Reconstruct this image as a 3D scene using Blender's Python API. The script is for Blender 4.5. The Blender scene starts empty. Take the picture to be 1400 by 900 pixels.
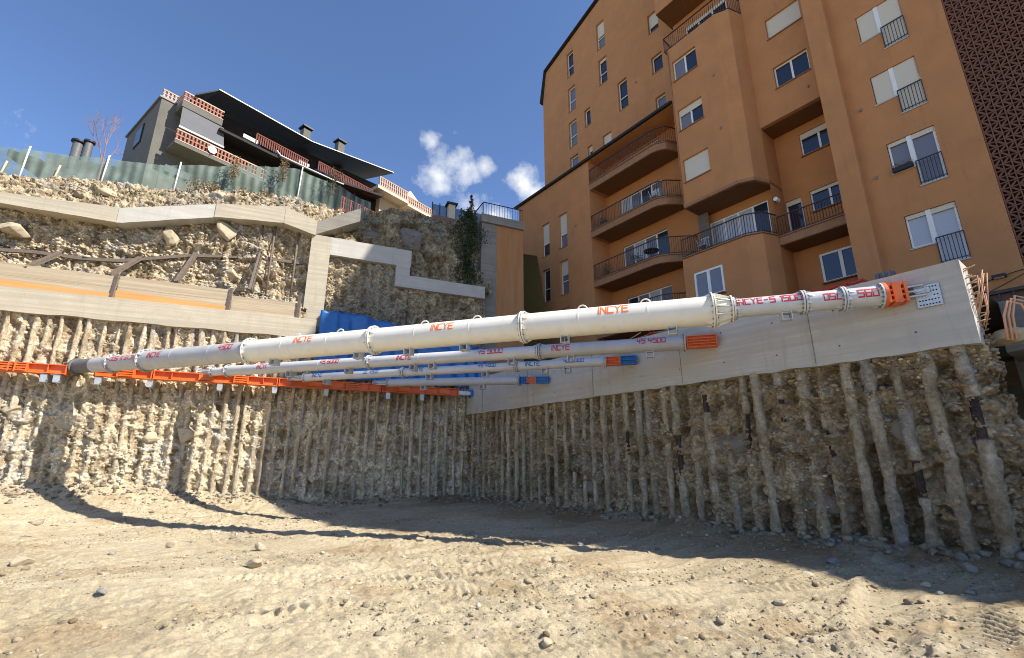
import bpy, bmesh, math, random
import numpy as np
from mathutils import Vector, Matrix
from mathutils.geometry import tessellate_polygon

# ------------------------------------------------------------ camera, sky, sun, exposure
scn = bpy.context.scene
COL = scn.collection
CAM_Z, PITCH, FPX = 1.67, 15.5, 646.0
cd = bpy.data.cameras.new('camera'); cam = bpy.data.objects.new('camera', cd); COL.objects.link(cam)
cam.location = (0, 0, CAM_Z); cam.rotation_euler = (math.radians(90 + PITCH), 0, 0)
cd.sensor_width = 36; cd.lens = FPX / 1400 * 36; cd.clip_start = .05; cd.clip_end = 3000
scn.camera = cam
SUN_AZ, SUN_EL = 110.0, 44.0
def az(a): return (math.sin(math.radians(a)), math.cos(math.radians(a)))
sd = Vector((az(SUN_AZ)[0]*math.cos(math.radians(SUN_EL)), az(SUN_AZ)[1]*math.cos(math.radians(SUN_EL)), math.sin(math.radians(SUN_EL))))
sl = bpy.data.lights.new('sun', 'SUN'); so = bpy.data.objects.new('sun', sl); COL.objects.link(so)
sl.energy = 5.0; sl.angle = math.radians(.5); sl.color = (1.0, .93, .82)
so.location = (30, -10, 60); so.rotation_euler = sd.to_track_quat('Z', 'Y').to_euler()
w = bpy.data.worlds.new('World'); scn.world = w; w.use_nodes = True
nt = w.node_tree; N = nt.nodes; L = nt.links
for n in list(N): N.remove(n)
out = N.new('ShaderNodeOutputWorld'); bg = N.new('ShaderNodeBackground'); sky = N.new('ShaderNodeTexSky')
sky.sky_type = 'NISHITA'; sky.sun_disc = False; sky.sun_elevation = math.radians(SUN_EL); sky.sun_rotation = math.radians(SUN_AZ)
sky.altitude = 1000; sky.air_density = 1.0; sky.dust_density = .05; sky.ozone_density = 3.2
bg.inputs['Strength'].default_value = .101
L.new(bg.outputs[0], out.inputs[0])
# clouds: a few cumulus puffs standing at fixed bearings of the sky
tc = N.new('ShaderNodeTexCoord')
nz = N.new('ShaderNodeTexNoise'); nz.inputs['Scale'].default_value = 13; nz.inputs['Detail'].default_value = 9; nz.inputs['Roughness'].default_value = .62
L.new(tc.outputs['Generated'], nz.inputs['Vector'])
def raydir(px, py):
    u, v = px-700, 450-py; c, s = math.cos(math.radians(PITCH)), math.sin(math.radians(PITCH))
    return Vector((u, FPX*c - v*s, FPX*s + v*c)).normalized()
def wm(op, a, b, clamp=False):
    m = N.new('ShaderNodeMath'); m.operation = op; m.use_clamp = clamp
    for i, x in enumerate((a, b)):
        if x is None: continue
        if isinstance(x, (int, float)): m.inputs[i].default_value = x
        else: L.new(x, m.inputs[i])
    return m.outputs[0]
acc = None
for (px, py, rad, k) in [(612, 222, .052, 1), (600, 240, .044, 1), (632, 238, .036, .9), (592, 195, .024, .7), (622, 183, .016, .42), (716, 252, .040, 1), (730, 262, .03, .8),
                         (648, 288, .042, .9), (675, 294, .03, .8), (8, 168, .012, .2), (662, 226, .02, .5)]:
    vd = N.new('ShaderNodeVectorMath'); vd.operation = 'DISTANCE'
    L.new(tc.outputs['Generated'], vd.inputs[0]); vd.inputs[1].default_value = raydir(px, py)
    t = wm('MULTIPLY', wm('SUBTRACT', 1.0, wm('DIVIDE', vd.outputs['Value'], rad)), k)
    acc = t if acc is None else wm('MAXIMUM', acc, t)
dens = wm('ADD', acc, wm('MULTIPLY', wm('SUBTRACT', nz.outputs['Fac'], .5), 3.4))
gate = wm('MULTIPLY', wm('ADD', acc, .55), 2.4, True)
mask = wm('MULTIPLY', wm('MULTIPLY', wm('SUBTRACT', dens, .0), .95, True), gate)
mx = N.new('ShaderNodeMix'); mx.data_type = 'RGBA'
tint = N.new('ShaderNodeMix'); tint.data_type = 'RGBA'; tint.blend_type = 'MULTIPLY'; tint.inputs['Factor'].default_value = 1; tint.inputs['B'].default_value = (1.04, 1.09, 1.22, 1); L.new(sky.outputs[0], tint.inputs['A'])
L.new(mask, mx.inputs['Factor']); L.new(tint.outputs['Result'], mx.inputs['A']); mx.inputs['B'].default_value = (5.6, 5.75, 6.0, 1)
L.new(mx.outputs['Result'], bg.inputs['Color'])
scn.view_settings.view_transform = 'Standard'; scn.view_settings.look = 'None'; scn.view_settings.gamma = 1
scn.view_settings.exposure = 0.80
scn.cycles.max_bounces = 6; scn.cycles.use_denoising = True; scn.cycles.filter_width = 1.0; scn.cycles.denoising_prefilter = 'ACCURATE'
random.seed(7); rng = np.random.default_rng(7)

# ------------------------------------------------------------ frames of reference (metres)
class Frame:
    """vertical reference plane: e runs along it, n points out of it"""
    def __init__(f, O, ae, an): f.O = (O[0], O[1]); f.e = az(ae); f.n = az(an)
    def P(f, s, o, z): return (f.O[0]+s*f.e[0]+o*f.n[0], f.O[1]+s*f.e[1]+o*f.n[1], z)
    def hit(f, px, py, o=0):      # sighting from the survey point on to this plane
        r = raydir(px, py)
        k = (f.O[0]*f.n[0]+f.O[1]*f.n[1]+o)/(r[0]*f.n[0]+r[1]*f.n[1])
        x, y = r[0]*k, r[1]*k
        return ((x-f.O[0])*f.e[0]+(y-f.O[1])*f.e[1], CAM_Z+r[2]*k)
CORNER = (-1.968, 22.447)
R = Frame(CORNER, 143.2, 233.2)        # pile wall under the apartment block
B = Frame(CORNER, 246.2, 156.2)        # pile wall below the terraces
G = Frame((-22.235, 25.0), 36.5, 126.5)   # front of the grey chalet
W = Frame((0, 0), 90, 0)               # plain world axes

# ------------------------------------------------------------ numpy noise
def _h(ix, iy, iz, seed):
    n = (ix.astype(np.int64)*73856093) ^ (iy.astype(np.int64)*19349663) ^ (iz.astype(np.int64)*83492791) ^ (seed*2654435761 & 0x7fffffff)
    n &= 0xffffffff; n = ((n ^ (n >> 15)) * 0x2c1b3c6d) & 0xffffffff; n = ((n ^ (n >> 12)) * 0x297a2d39) & 0xffffffff; n ^= (n >> 15)
    return (n & 0xffffff) / float(0xffffff)
def vnoise(x, y, z=0.0, seed=0):
    x = np.asarray(x, float); y = np.asarray(y, float); z = np.zeros_like(x)+z
    xi, yi, zi = np.floor(x), np.floor(y), np.floor(z); u, v, t = x-xi, y-yi, z-zi
    u = u*u*(3-2*u); v = v*v*(3-2*v); t = t*t*(3-2*t); r = 0
    for a in (0, 1):
        for b in (0, 1):
            for c in (0, 1):
                r = r + (u if a else 1-u)*(v if b else 1-v)*(t if c else 1-t)*_h(xi+a, yi+b, zi+c, seed)
    return r*2-1
def fbm(x, y, z=0.0, oct=4, seed=0, gain=.5):
    r, a, f = 0, 1, 1
    for i in range(oct): r = r + a*vnoise(np.asarray(x)*f, np.asarray(y)*f, np.asarray(z)*f, seed+i*17); a *= gain; f *= 2.03
    return r
def worley(x, y, seed=0):
    """2-d cells: F1, F2, random value of the cell, facet offset"""
    xi, yi = np.floor(x), np.floor(y); f1 = np.full(x.shape, 9.); f2 = np.full(x.shape, 9.); cr = np.zeros(x.shape); fx = np.zeros(x.shape); zz = np.zeros_like(x)
    for a in (-1, 0, 1):
        for b in (-1, 0, 1):
            cx, cy = xi+a, yi+b
            rx, ry, rv, ra = _h(cx, cy, zz, seed), _h(cx, cy, zz, seed+1), _h(cx, cy, zz, seed+2), _h(cx, cy, zz, seed+3)
            dx, dy = x-(cx+.1+.8*rx), y-(cy+.1+.8*ry); d = np.sqrt(dx*dx+dy*dy)
            nf = d < f1
            f2 = np.where(nf, f1, np.minimum(f2, d)); cr = np.where(nf, rv, cr)
            fx = np.where(nf, dx*np.cos(ra*6.283)+dy*np.sin(ra*6.283), fx); f1 = np.where(nf, d, f1)
    return f1, f2, cr, fx

# ------------------------------------------------------------ materials
MATS = {}
def mat(name, c1, c2=None, rough=.85, scale=3.0, stretch=(1, 1, 1), bump=.0, bscale=30., metal=0., spec=.35, attr=False, streak=0., streak_col=None, detail=6, boards=0., alpha=None, boards_scale=9.0, chips=0, chipf=.7):
    if name in MATS: return MATS[name]
    m = bpy.data.materials.new(name); m.use_nodes = True; t = m.node_tree; n = t.nodes; l = t.links
    b = n['Principled BSDF']; b.inputs['Roughness'].default_value = rough; b.inputs['Metallic'].default_value = metal; b.inputs['Specular IOR Level'].default_value = spec
    geo = n.new('ShaderNodeNewGeometry'); mp = n.new('ShaderNodeMapping'); mp.inputs['Scale'].default_value = stretch
    l.new(geo.outputs['Position'], mp.inputs['Vector'])
    def noise(sc, det=detail, vec=None, ro=.6):
        q = n.new('ShaderNodeTexNoise'); q.inputs['Scale'].default_value = sc; q.inputs['Detail'].default_value = det; q.inputs['Roughness'].default_value = ro
        l.new(vec or mp.outputs[0], q.inputs['Vector']); return q.outputs['Fac']
    def mix(f, a, c, mode='MIX', fac=1.):
        q = n.new('ShaderNodeMix'); q.data_type = 'RGBA'; q.blend_type = mode; q.clamp_factor = True
        if f is None: q.inputs['Factor'].default_value = fac
        else: l.new(f, q.inputs['Factor'])
        for nm, v in (('A', a), ('B', c)):
            if isinstance(v, tuple): q.inputs[nm].default_value = (*v, 1)
            else: l.new(v, q.inputs[nm])
        return q.outputs['Result']
    def ramp(f, lo, hi):
        q = n.new('ShaderNodeMapRange'); q.inputs['From Min'].default_value = lo; q.inputs['From Max'].default_value = hi; l.new(f, q.inputs['Value']); return q.outputs[0]
    if c2 is None: c2 = tuple(min(1, x*1.12) for x in c1)
    if attr:
        at = n.new('ShaderNodeAttribute'); at.attribute_name = 'Col'
        g = mix(ramp(noise(scale), .3, .7), c1, c2)
        col = mix(None, at.outputs['Color'], g, 'MULTIPLY', 1.)
    else:
        col = mix(ramp(noise(scale), .3, .72), c1, c2)
    if boards:
        mp2 = n.new('ShaderNodeMapping'); mp2.inputs['Scale'].default_value = (.15, .15, boards_scale); l.new(geo.outputs['Position'], mp2.inputs['Vector'])
        col = mix(ramp(noise(1.0, 3, mp2.outputs[0], .8), .35, .65), col, tuple(x*(1-boards) for x in c1))
    if streak:
        mp3 = n.new('ShaderNodeMapping'); mp3.inputs['Scale'].default_value = (3.2, 3.2, .35); l.new(geo.outputs['Position'], mp3.inputs['Vector'])
        sc_ = streak_col or tuple(x*.55 for x in c1)
        f = ramp(noise(1.3, 5, mp3.outputs[0], .65), .55, .8); mm = n.new('ShaderNodeMath'); mm.operation = 'MULTIPLY'; mm.inputs[1].default_value = streak; l.new(f, mm.inputs[0])
        col = mix(mm.outputs[0], col, sc_)
    l.new(col, b.inputs['Base Color'])
    if bump:
        bp = n.new('ShaderNodeBump'); bp.inputs['Strength'].default_value = min(1, bump); bp.inputs['Distance'].default_value = .06 if attr else .02
        l.new(noise(bscale, 8, geo.outputs['Position'], .75), bp.inputs['Height']); l.new(bp.outputs[0], b.inputs['Normal'])
    if chips:      # small chips of stone in the earth: colour and relief of their own
        vo = n.new('ShaderNodeTexVoronoi'); vo.inputs['Scale'].default_value = chips; vo.inputs['Randomness'].default_value = 1; l.new(geo.outputs['Position'], vo.inputs['Vector'])
        sep = n.new('ShaderNodeSeparateColor'); l.new(vo.outputs['Color'], sep.inputs[0])
        cr = n.new('ShaderNodeValToRGB'); e = cr.color_ramp.elements; e[0].position = .0; e[0].color = (.50, .47, .42, 1); e[1].position = 1; e[1].color = (1.5, 1.48, 1.45, 1)
        for p_, v_ in ((.35, .85), (.62, 1.0), (.84, 1.08)): q = e.new(p_); q.color = (v_, v_, v_, 1)
        l.new(sep.outputs[0], cr.inputs[0]); col2 = mix(None, col, cr.outputs['Color'], 'MULTIPLY', chipf); l.new(col2, b.inputs['Base Color'])
        bp2 = n.new('ShaderNodeBump'); bp2.inputs['Strength'].default_value = .8; bp2.inputs['Distance'].default_value = .35/chips; l.new(sep.outputs[1], bp2.inputs['Height']); l.new(bp.outputs[0], bp2.inputs['Normal']); l.new(bp2.outputs[0], b.inputs['Normal'])
    if alpha is not None: b.inputs['Alpha'].default_value = alpha
    MATS[name] = m; return m

M_STUCCO = mat('ochre_stucco', (.45, .21, .085), (.54, .25, .10), .9, 1.1, bump=.35, bscale=45, streak=.6, streak_col=(.35, .165, .075))
M_STUCCO2 = mat('ochre_stucco_recess', (.45, .19, .065), (.52, .225, .08), .9, 1.1, bump=.3, bscale=45)
M_CONC = mat('board_marked_concrete', (.45, .43, .385), (.57, .55, .50), .9, 1.6, bump=.5, bscale=22, streak=.8, streak_col=(.33, .305, .255), boards=.03)
M_CONCL = mat('pale_plank_concrete', (.44, .39, .30), (.54, .48, .37), .9, 2.2, bump=.5, bscale=25, streak=.25, boards=.12)
M_PLANK = mat('weathered_planks', (.42, .34, .235), (.53, .445, .32), .85, 2.5, stretch=(.5, .5, 8), bump=.3, streak=.2, boards=.22)
M_CONCG = mat('grey_old_concrete', (.24, .225, .19), (.33, .31, .27), .92, 1.2, bump=.6, bscale=15, streak=.6, boards=.12)
M_SOIL = mat('soil', (.72, .71, .70), (1.22, 1.20, 1.16), .97, 12, bump=1, bscale=26, attr=True, spec=.1, chips=17)
M_GROUND = mat('compacted_earth', (.82, .82, .82), (1.14, 1.13, 1.1), .97, 9, bump=.75, bscale=44, attr=True, spec=.1, chips=40, chipf=.32)
M_GROUT = mat('grout', (.68, .66, .62), (1.16, 1.14, 1.1), .95, 9, bump=1, bscale=24, attr=True, spec=.12, chips=24, chipf=.4)
M_ROCKG = mat('masonry_stone', (.15, .143, .12), (.26, .245, .21), .93, 2.5, bump=.9, bscale=10)
M_STONE = mat('limestone', (.8, .8, .8), (1.15, 1.13, 1.1), .93, 6, bump=.9, bscale=20, attr=True, spec=.15, chips=9)
M_BOULD = mat('grey_boulder', (.17, .165, .155), (.28, .27, .25), .9, 5, bump=.8, bscale=12, streak=.3)
M_BOULDB = mat('buff_boulder', (.36, .30, .20), (.50, .43, .31), .93, 4, bump=.8, bscale=14)
M_WHITE = mat('cream_steel_paint', (.76, .72, .62), (.82, .785, .69), .45, 2.5, streak=.3, streak_col=(.5, .42, .30), spec=.5)
M_GREYP = mat('grey_steel_paint', (.40, .40, .41), (.48, .48, .48), .42, 2.5, streak=.25, streak_col=(.28, .26, .24), spec=.5)
M_PALEP = mat('pale_grey_steel_paint', (.52, .53, .54), (.62, .62, .60), .42, 2.5, streak=.3, streak_col=(.40, .34, .26), spec=.5)
M_GALV = mat('galvanised_steel', (.45, .46, .47), (.62, .63, .64), .4, 12, metal=.55, spec=.5)
M_DGREY = mat('dark_grey_steel', (.10, .105, .11), (.16, .165, .17), .5, 6, spec=.4)
M_ORANGE = mat('orange_steel_paint', (.68, .125, .022), (.78, .17, .03), .5, 4, streak=.55, streak_col=(.42, .09, .03), spec=.5)
M_BLUE = mat('blue_steel_paint', (.02, .13, .36), (.03, .17, .42), .45, 4, spec=.5)
M_RED = mat('red_lettering', (.52, .03, .04), None, .5)
M_LORANGE = mat('orange_lettering', (.85, .19, .03), None, .5)
M_LBLUE = mat('blue_lettering', (.03, .12, .33), None, .5)
M_BOLT = mat('bolt_steel', (.18, .17, .16), (.3, .28, .26), .45, 20, metal=.6)
M_RUST = mat('weathered_brown_steel', (.12, .095, .075), (.19, .15, .12), .7, 8, bump=.3)
M_WOODS = mat('formwork_timber', (.50, .25, .085), (.58, .32, .12), .8, 1.2, stretch=(.6, .6, 10), bump=.2)
M_WOODP = mat('pale_timber', (.50, .40, .26), (.6, .5, .34), .8, 2, stretch=(1, 1, 6), bump=.2)
M_SOFF = mat('timber_soffit', (.13, .055, .02), (.18, .08, .03), .75, 2, stretch=(6, 6, 1))
M_TARP = mat('blue_tarpaulin', (.012, .11, .36), (.02, .145, .43), .38, 5, bump=.3, bscale=8, spec=.5)
M_WFRAME = mat('white_window_frame', (.74, .74, .72), None, .45)
M_BLIND = mat('cream_roller_blind', (.60, .55, .43), (.66, .60, .47), .6, 2, stretch=(.1, .1, 20))
M_RAIL = mat('dark_brown_railing', (.055, .035, .03), (.08, .05, .04), .5, 8, spec=.4)
M_RAILB = mat('dark_blue_grey_railing', (.03, .04, .06), (.05, .06, .08), .5, 8, spec=.4)
M_SILL = mat('stone_sill', (.24, .13, .075), (.32, .18, .10), .8, 6)
M_SLAB = mat('balcony_edge', (.30, .15, .075), (.38, .2, .11), .85, 5, streak=.4)
M_ROOF = mat('dark_roof_edge', (.018, .014, .013), (.03, .024, .022), .7, 6)
M_BRICK = mat('brown_lattice_brick', (.17, .085, .058), (.22, .11, .075), .9, 14)
M_BRICKD = mat('lattice_backing', (.045, .02, .014), (.06, .028, .02), .95, 8)
M_HGREY = mat('grey_chalet_render', (.125, .12, .105), (.155, .15, .13), .9, 1.5, bump=.2)
M_HDARK = mat('dark_chalet_timber', (.022, .017, .015), (.035, .028, .025), .8, 3)
M_AWN = mat('slate_awning', (.10, .105, .12), (.12, .125, .14), .7, 2)
M_TERRA = mat('terracotta_block', (.30, .115, .08), (.38, .17, .12), .85, 8)
M_PINK = mat('pale_pink_block', (.46, .32, .25), (.55, .40, .32), .85, 8)
M_CREAM = mat('cream_render', (.60, .52, .38), (.68, .6, .45), .85, 3)
M_YELL = mat('ochre_yellow_render', (.62, .38, .10), (.68, .43, .14), .85, 3)
M_STAIN = mat('rust_stained_concrete', (.40, .17, .055), (.46, .25, .12), .9, 1.2, stretch=(2.5, 2.5, .3), bump=.4, streak=1, streak_col=(.24, .19, .14))
M_LEAFD = mat('dark_needles', (.018, .035, .012), (.05, .08, .03), .7, 6)
M_LEAFG = mat('green_leaves', (.045, .07, .02), (.10, .12, .04), .7, 5)
M_DRY = mat('dry_stems', (.22, .15, .08), (.34, .25, .14), .9, 5)
M_BARK = mat('bark', (.09, .065, .045), (.14, .10, .07), .9, 12)
M_PLAST = mat('white_plastic', (.75, .75, .72), None, .4)
M_BLACK = mat('black_plastic', (.02, .02, .022), (.035, .035, .04), .5)
M_REBAR = mat('rusty_rebar', (.45, .24, .14), (.58, .36, .22), .8, 20)
M_CABLE = mat('orange_conduit', (.62, .30, .16), (.7, .4, .25), .6)
def glass(name, c, rough=.06):
    m = bpy.data.materials.new(name); m.use_nodes = True; b = m.node_tree.nodes['Principled BSDF']
    b.inputs['Base Color'].default_value = (*c, 1); b.inputs['Roughness'].default_value = rough; b.inputs['Specular IOR Level'].default_value = .9
    q = m.node_tree.nodes.new('ShaderNodeTexNoise'); q.inputs['Scale'].default_value = .7; g = m.node_tree.nodes.new('ShaderNodeNewGeometry')
    bp = m.node_tree.nodes.new('ShaderNodeBump'); bp.inputs['Strength'].default_value = .12; bp.inputs['Distance'].default_value = .1
    m.node_tree.links.new(g.outputs['Position'], q.inputs['Vector']); m.node_tree.links.new(q.outputs['Fac'], bp.inputs['Height']); m.node_tree.links.new(bp.outputs[0], b.inputs['Normal'])
    return m
M_GLASS = glass('dark_glass', (.022, .028, .042)); M_GLASSC = glass('curtained_glass', (.17, .17, .19), .12); M_GLASSB = glass('bright_net_curtain', (.42, .43, .46), .2)
# see-through shade netting on the terrace fence
M_NET = bpy.data.materials.new('green_shade_net'); M_NET.use_nodes = True
_n = M_NET.node_tree.nodes; _l = M_NET.node_tree.links; _b = _n['Principled BSDF']; _b.inputs['Roughness'].default_value = .8
_g = _n.new('ShaderNodeNewGeometry'); _m = _n.new('ShaderNodeMapping'); _m.inputs['Rotation'].default_value = (0, 0, math.radians(-23.8)); _m.inputs['Scale'].default_value = (1, 0, 1)
_w = _n.new('ShaderNodeTexWave'); _w.inputs['Scale'].default_value = .95; _w.inputs['Distortion'].default_value = .6; _w.bands_direction = 'X'
_w2 = _n.new('ShaderNodeTexNoise'); _w2.inputs['Scale'].default_value = 2.2; _w2.inputs['Detail'].default_value = 5
_l.new(_g.outputs['Position'], _m.inputs[0]); _l.new(_m.outputs[0], _w.inputs[0]); _l.new(_g.outputs['Position'], _w2.inputs[0])
_c = _n.new('ShaderNodeMix'); _c.data_type = 'RGBA'; _c.inputs['A'].default_value = (.09, .14, .115, 1); _c.inputs['B'].default_value = (.24, .30, .26, 1)
_a = _n.new('ShaderNodeMath'); _a.operation = 'MULTIPLY'; _a.inputs[1].default_value = 1.0; _l.new(_w2.outputs['Fac'], _a.inputs[0]); _l.new(_a.outputs[0], _c.inputs['Factor']); _l.new(_c.outputs['Result'], _b.inputs['Base Color'])
_r = _n.new('ShaderNodeMapRange'); _r.inputs['To Min'].default_value = .40; _r.inputs['To Max'].default_value = .90; _l.new(_w.outputs['Fac'], _r.inputs['Value']); _l.new(_r.outputs[0], _b.inputs['Alpha'])

# ------------------------------------------------------------ mesh collector
class MB:
    def __init__(m): m.v = []; m.f = []; m.mi = []
    def add(m, vs, fs, mi=0):
        b = len(m.v); m.v += [tuple(x) for x in vs]; m.f += [tuple(b+i for i in f) for f in fs]; m.mi += [mi]*len(fs); return m
    def box(m, fr, s0, s1, o0, o1, z0, z1, mi=0):
        c = [fr.P(s, o, z) for z in (z0, z1) for o in (o0, o1) for s in (s0, s1)]
        return m.add(c, [(0, 1, 3, 2), (4, 6, 7, 5), (0, 4, 5, 1), (2, 3, 7, 6), (0, 2, 6, 4), (1, 5, 7, 3)], mi)
    def quad8(m, lo, hi, mi=0):      # lo, hi: four points each
        return m.add(list(lo)+list(hi), [(3, 2, 1, 0), (4, 5, 6, 7), (0, 1, 5, 4), (1, 2, 6, 5), (2, 3, 7, 6), (3, 0, 4, 7)], mi)
    def bar(m, a, b, w_, h_, mi=0, up=(0, 0, 1)):
        a, b = Vector(a), Vector(b); d = (b-a).normalized(); u = Vector(up)
        if abs(d.dot(u)) > .95: u = Vector((1, 0, 0))
        x = d.cross(u).normalized()*w_/2; y = x.cross(d).normalized()*h_/2
        return m.quad8([a-x-y, a+x-y, a+x+y, a-x+y], [b-x-y, b+x-y, b+x+y, b-x+y], mi)
    def tube(m, pts, rad, seg=12, mi=0, cap=True):
        pts = [Vector(p) for p in pts]; rad = rad if isinstance(rad, (list, tuple)) else [rad]*len(pts); rings = []; b0 = len(m.v); px = None
        for i, p in enumerate(pts):
            t = (pts[min(i+1, len(pts)-1)]-pts[max(i-1, 0)])
            if t.length < 1e-9: t = pts[-1]-pts[0]
            t.normalize()
            if px is None:
                r_ = Vector((0, 0, 1)) if abs(t.z) < .9 else Vector((1, 0, 0)); px = t.cross(r_).normalized()
            px = (px-t*px.dot(t)).normalized(); y = t.cross(px)
            for k in range(seg):
                a = 2*math.pi*k/seg; m.v.append(tuple(p+(px*math.cos(a)+y*math.sin(a))*rad[i]))
        for i in range(len(pts)-1):
            for k in range(seg):
                a, b = b0+i*seg+k, b0+i*seg+(k+1) % seg; m.f.append((a, b, b+seg, a+seg)); m.mi.append(mi)
        if cap:
            m.f.append(tuple(b0+k for k in range(seg-1, -1, -1))); m.mi.append(mi)
            e = b0+(len(pts)-1)*seg; m.f.append(tuple(e+k for k in range(seg))); m.mi.append(mi)
        return m
    def wall(m, fr, o, outer, holes=(), depth=.2, mi=0, back=None):
        """flat wall with openings (polygons in s,z) and reveals; back = thickness of outer rim"""
        loops = [list(outer)]+[list(h) for h in holes]
        tri = tessellate_polygon([[Vector((s, z, 0)) for s, z in lp] for lp in loops])
        flat = [q for lp in loops for q in lp]
        m.add([fr.P(s, o, z) for s, z in flat], [tuple(t) for t in tri], mi)
        for h in holes:
            for i in range(len(h)):
                a, b = h[i], h[(i+1) % len(h)]
                m.add([fr.P(a[0], o, a[1]), fr.P(b[0], o, b[1]), fr.P(b[0], o-depth, b[1]), fr.P(a[0], o-depth, a[1])], [(0, 1, 2, 3)], mi)
        if back is not None:
            for i in range(len(outer)):
                a, b = outer[i], outer[(i+1) % len(outer)]
                m.add([fr.P(a[0], o, a[1]), fr.P(b[0], o, b[1]), fr.P(b[0], o-back, b[1]), fr.P(a[0], o-back, a[1])], [(0, 1, 2, 3)], mi)
        return m
    def prism(m, poly, z0, z1, mi=0):      # plan polygon extruded up (xy points)
        tri = tessellate_polygon([[Vector((x, y, 0)) for x, y in poly]]); n = len(poly)
        z0 = z0 if isinstance(z0, (list, tuple)) else [z0]*n; z1 = z1 if isinstance(z1, (list, tuple)) else [z1]*n
        m.add([(x, y, z0[i]) for i, (x, y) in enumerate(poly)]+[(x, y, z1[i]) for i, (x, y) in enumerate(poly)],
              [tuple(t) for t in tri]+[tuple(n+i for i in t) for t in tri]+[(i, (i+1) % n, n+(i+1) % n, n+i) for i in range(n)], mi)
        return m
    def build(m, name, mats, parent=None, smooth=False, fix=True, wobble=0.):
        me = bpy.data.meshes.new(name); off = Vector(parent.matrix_world.translation) if parent else Vector((0, 0, 0))
        if parent:
            off = Vector((0, 0, 0)); p = parent
            while p: off += Vector(p.location); p = p.parent
        v = [tuple(Vector(q)-off) for q in m.v]
        me.from_pydata(v, [], m.f)
        for q in (mats if isinstance(mats, (list, tuple)) else [mats]): me.materials.append(q)
        me.polygons.foreach_set('material_index', m.mi)
        if fix:
            bm = bmesh.new(); bm.from_mesh(me); bmesh.ops.recalc_face_normals(bm, faces=bm.faces); bm.to_mesh(me); bm.free()
        if smooth: me.shade_smooth() if smooth is True else me.shade_smooth()
        o = bpy.data.objects.new(name, me); COL.objects.link(o)
        if smooth == 'auto':
            me.polygons.foreach_set('use_smooth', [True]*len(me.polygons))
            try: me.set_sharp_from_angle(angle=math.radians(38))
            except Exception: pass
        if parent: o.parent = parent
        return o
def tag(o, label=None, cat=None, group=None, kind=None):
    if label: o['label'] = label
    if cat: o['category'] = cat
    if group: o['group'] = group
    if kind: o['kind'] = kind
    return o
def thing(name, loc, label, cat, group=None, kind=None):      # an Empty at the base of a thing
    o = bpy.data.objects.new(name, None); COL.objects.link(o); o.location = loc; o.empty_display_size = .2; o['kind'] = kind or 'thing'
    return tag(o, label, cat, group, kind)
def npmesh(name, V, F, mats, parent=None, col=None, smooth=True):
    """dense mesh straight from numpy arrays, F = quads or tris"""
    me = bpy.data.meshes.new(name); V = np.asarray(V, np.float32)
    if parent: V = V-np.array(parent.location, np.float32)
    F = np.asarray(F, np.int32); k = F.shape[1]
    me.vertices.add(len(V)); me.vertices.foreach_set('co', V.ravel()); me.loops.add(F.size); me.loops.foreach_set('vertex_index', F.ravel())
    me.polygons.add(len(F)); me.polygons.foreach_set('loop_start', np.arange(0, F.size, k, dtype=np.int32)); me.polygons.foreach_set('loop_total', np.full(len(F), k, np.int32))
    me.update(calc_edges=True); me.validate()
    if smooth: me.polygons.foreach_set('use_smooth', np.ones(len(me.polygons), bool))
    me.materials.append(mats)
    if col is not None:
        a = me.color_attributes.new('Col', 'FLOAT_COLOR', 'POINT'); c = np.ones((len(V), 4), np.float32); c[:, :3] = col; a.data.foreach_set('color', c.ravel())
    o = bpy.data.objects.new(name, me); COL.objects.link(o)
    if parent: o.parent = parent
    return o
def gridfaces(nu, nv):
    i = np.arange(nu*nv).reshape(nu, nv); return np.stack([i[:-1, :-1], i[1:, :-1], i[1:, 1:], i[:-1, 1:]], -1).reshape(-1, 4)
def lerp(a, b, t): return a+(b-a)*t
def mixc(c1, c2, t):
    t = np.clip(t, 0, 1)[..., None]; return np.asarray(c1)*(1-t)+np.asarray(c2)*t
def piece(x, pts):
    xs = [p[0] for p in pts]; ys = [p[1] for p in pts]; return np.interp(x, xs, ys)

# ------------------------------------------------------------ rock and soil faces
SOIL_A, SOIL_B = np.array((.26, .20, .125)), np.array((.64, .56, .43))
def face_relief(s, z, chunk, cell, seed, strata=1.35):
    """relief in metres (out of the face) and base colour of a dug earth face"""
    wx, wz = s+.12*fbm(s*2, z*2, seed=seed+5, oct=3), z+.12*fbm(s*2, z*2, seed=seed+9, oct=3)
    big = .5*fbm(s*.45, z*.6, oct=3, seed=seed)
    a1, a2, ar, af = worley(wx/cell, wz*strata/cell, seed+20); b1, b2, br, bf = worley(wx/cell*2.7, wz*strata/cell*2.7, seed+30); c1_, c2_, cr, cf = worley(wx/cell*6.5, wz/cell*6.5, seed+40)
    edge = np.clip((a2-a1)*5, 0, 1)
    d = chunk*(big*.9 + (ar-.45)*1.0*edge + af*.9 + .55*(br-.5)*np.clip((b2-b1)*5, 0, 1) + .35*bf + .42*(cr-.5)*np.clip((c2_-c1_)*4, 0, 1)+.30*cf) + .022*vnoise(s*15, z*15, seed=seed+3)+.010*vnoise(s*31, z*31, seed=seed+4)
    crumb = fbm(s*5, z*5, oct=4, seed=seed+60)
    t = .55+.50*(br-.5)+.40*(ar-.5)+.35*crumb+.25*(cr-.5)
    col = mixc(SOIL_A, SOIL_B, t)
    grey = np.clip((fbm(s*.7, z*.7, oct=3, seed=seed+70)-.25)*3, 0, 1)*np.clip((br-.35)*4, 0, 1)
    col = mixc(col, (.40, .395, .38), grey*.75)
    dark = np.clip((vnoise(s*1.6, z*1.6, seed=seed+80)-.45)*4, 0, 1); col = mixc(col, (.14, .10, .06), dark*.5)
    return d, col
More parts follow.
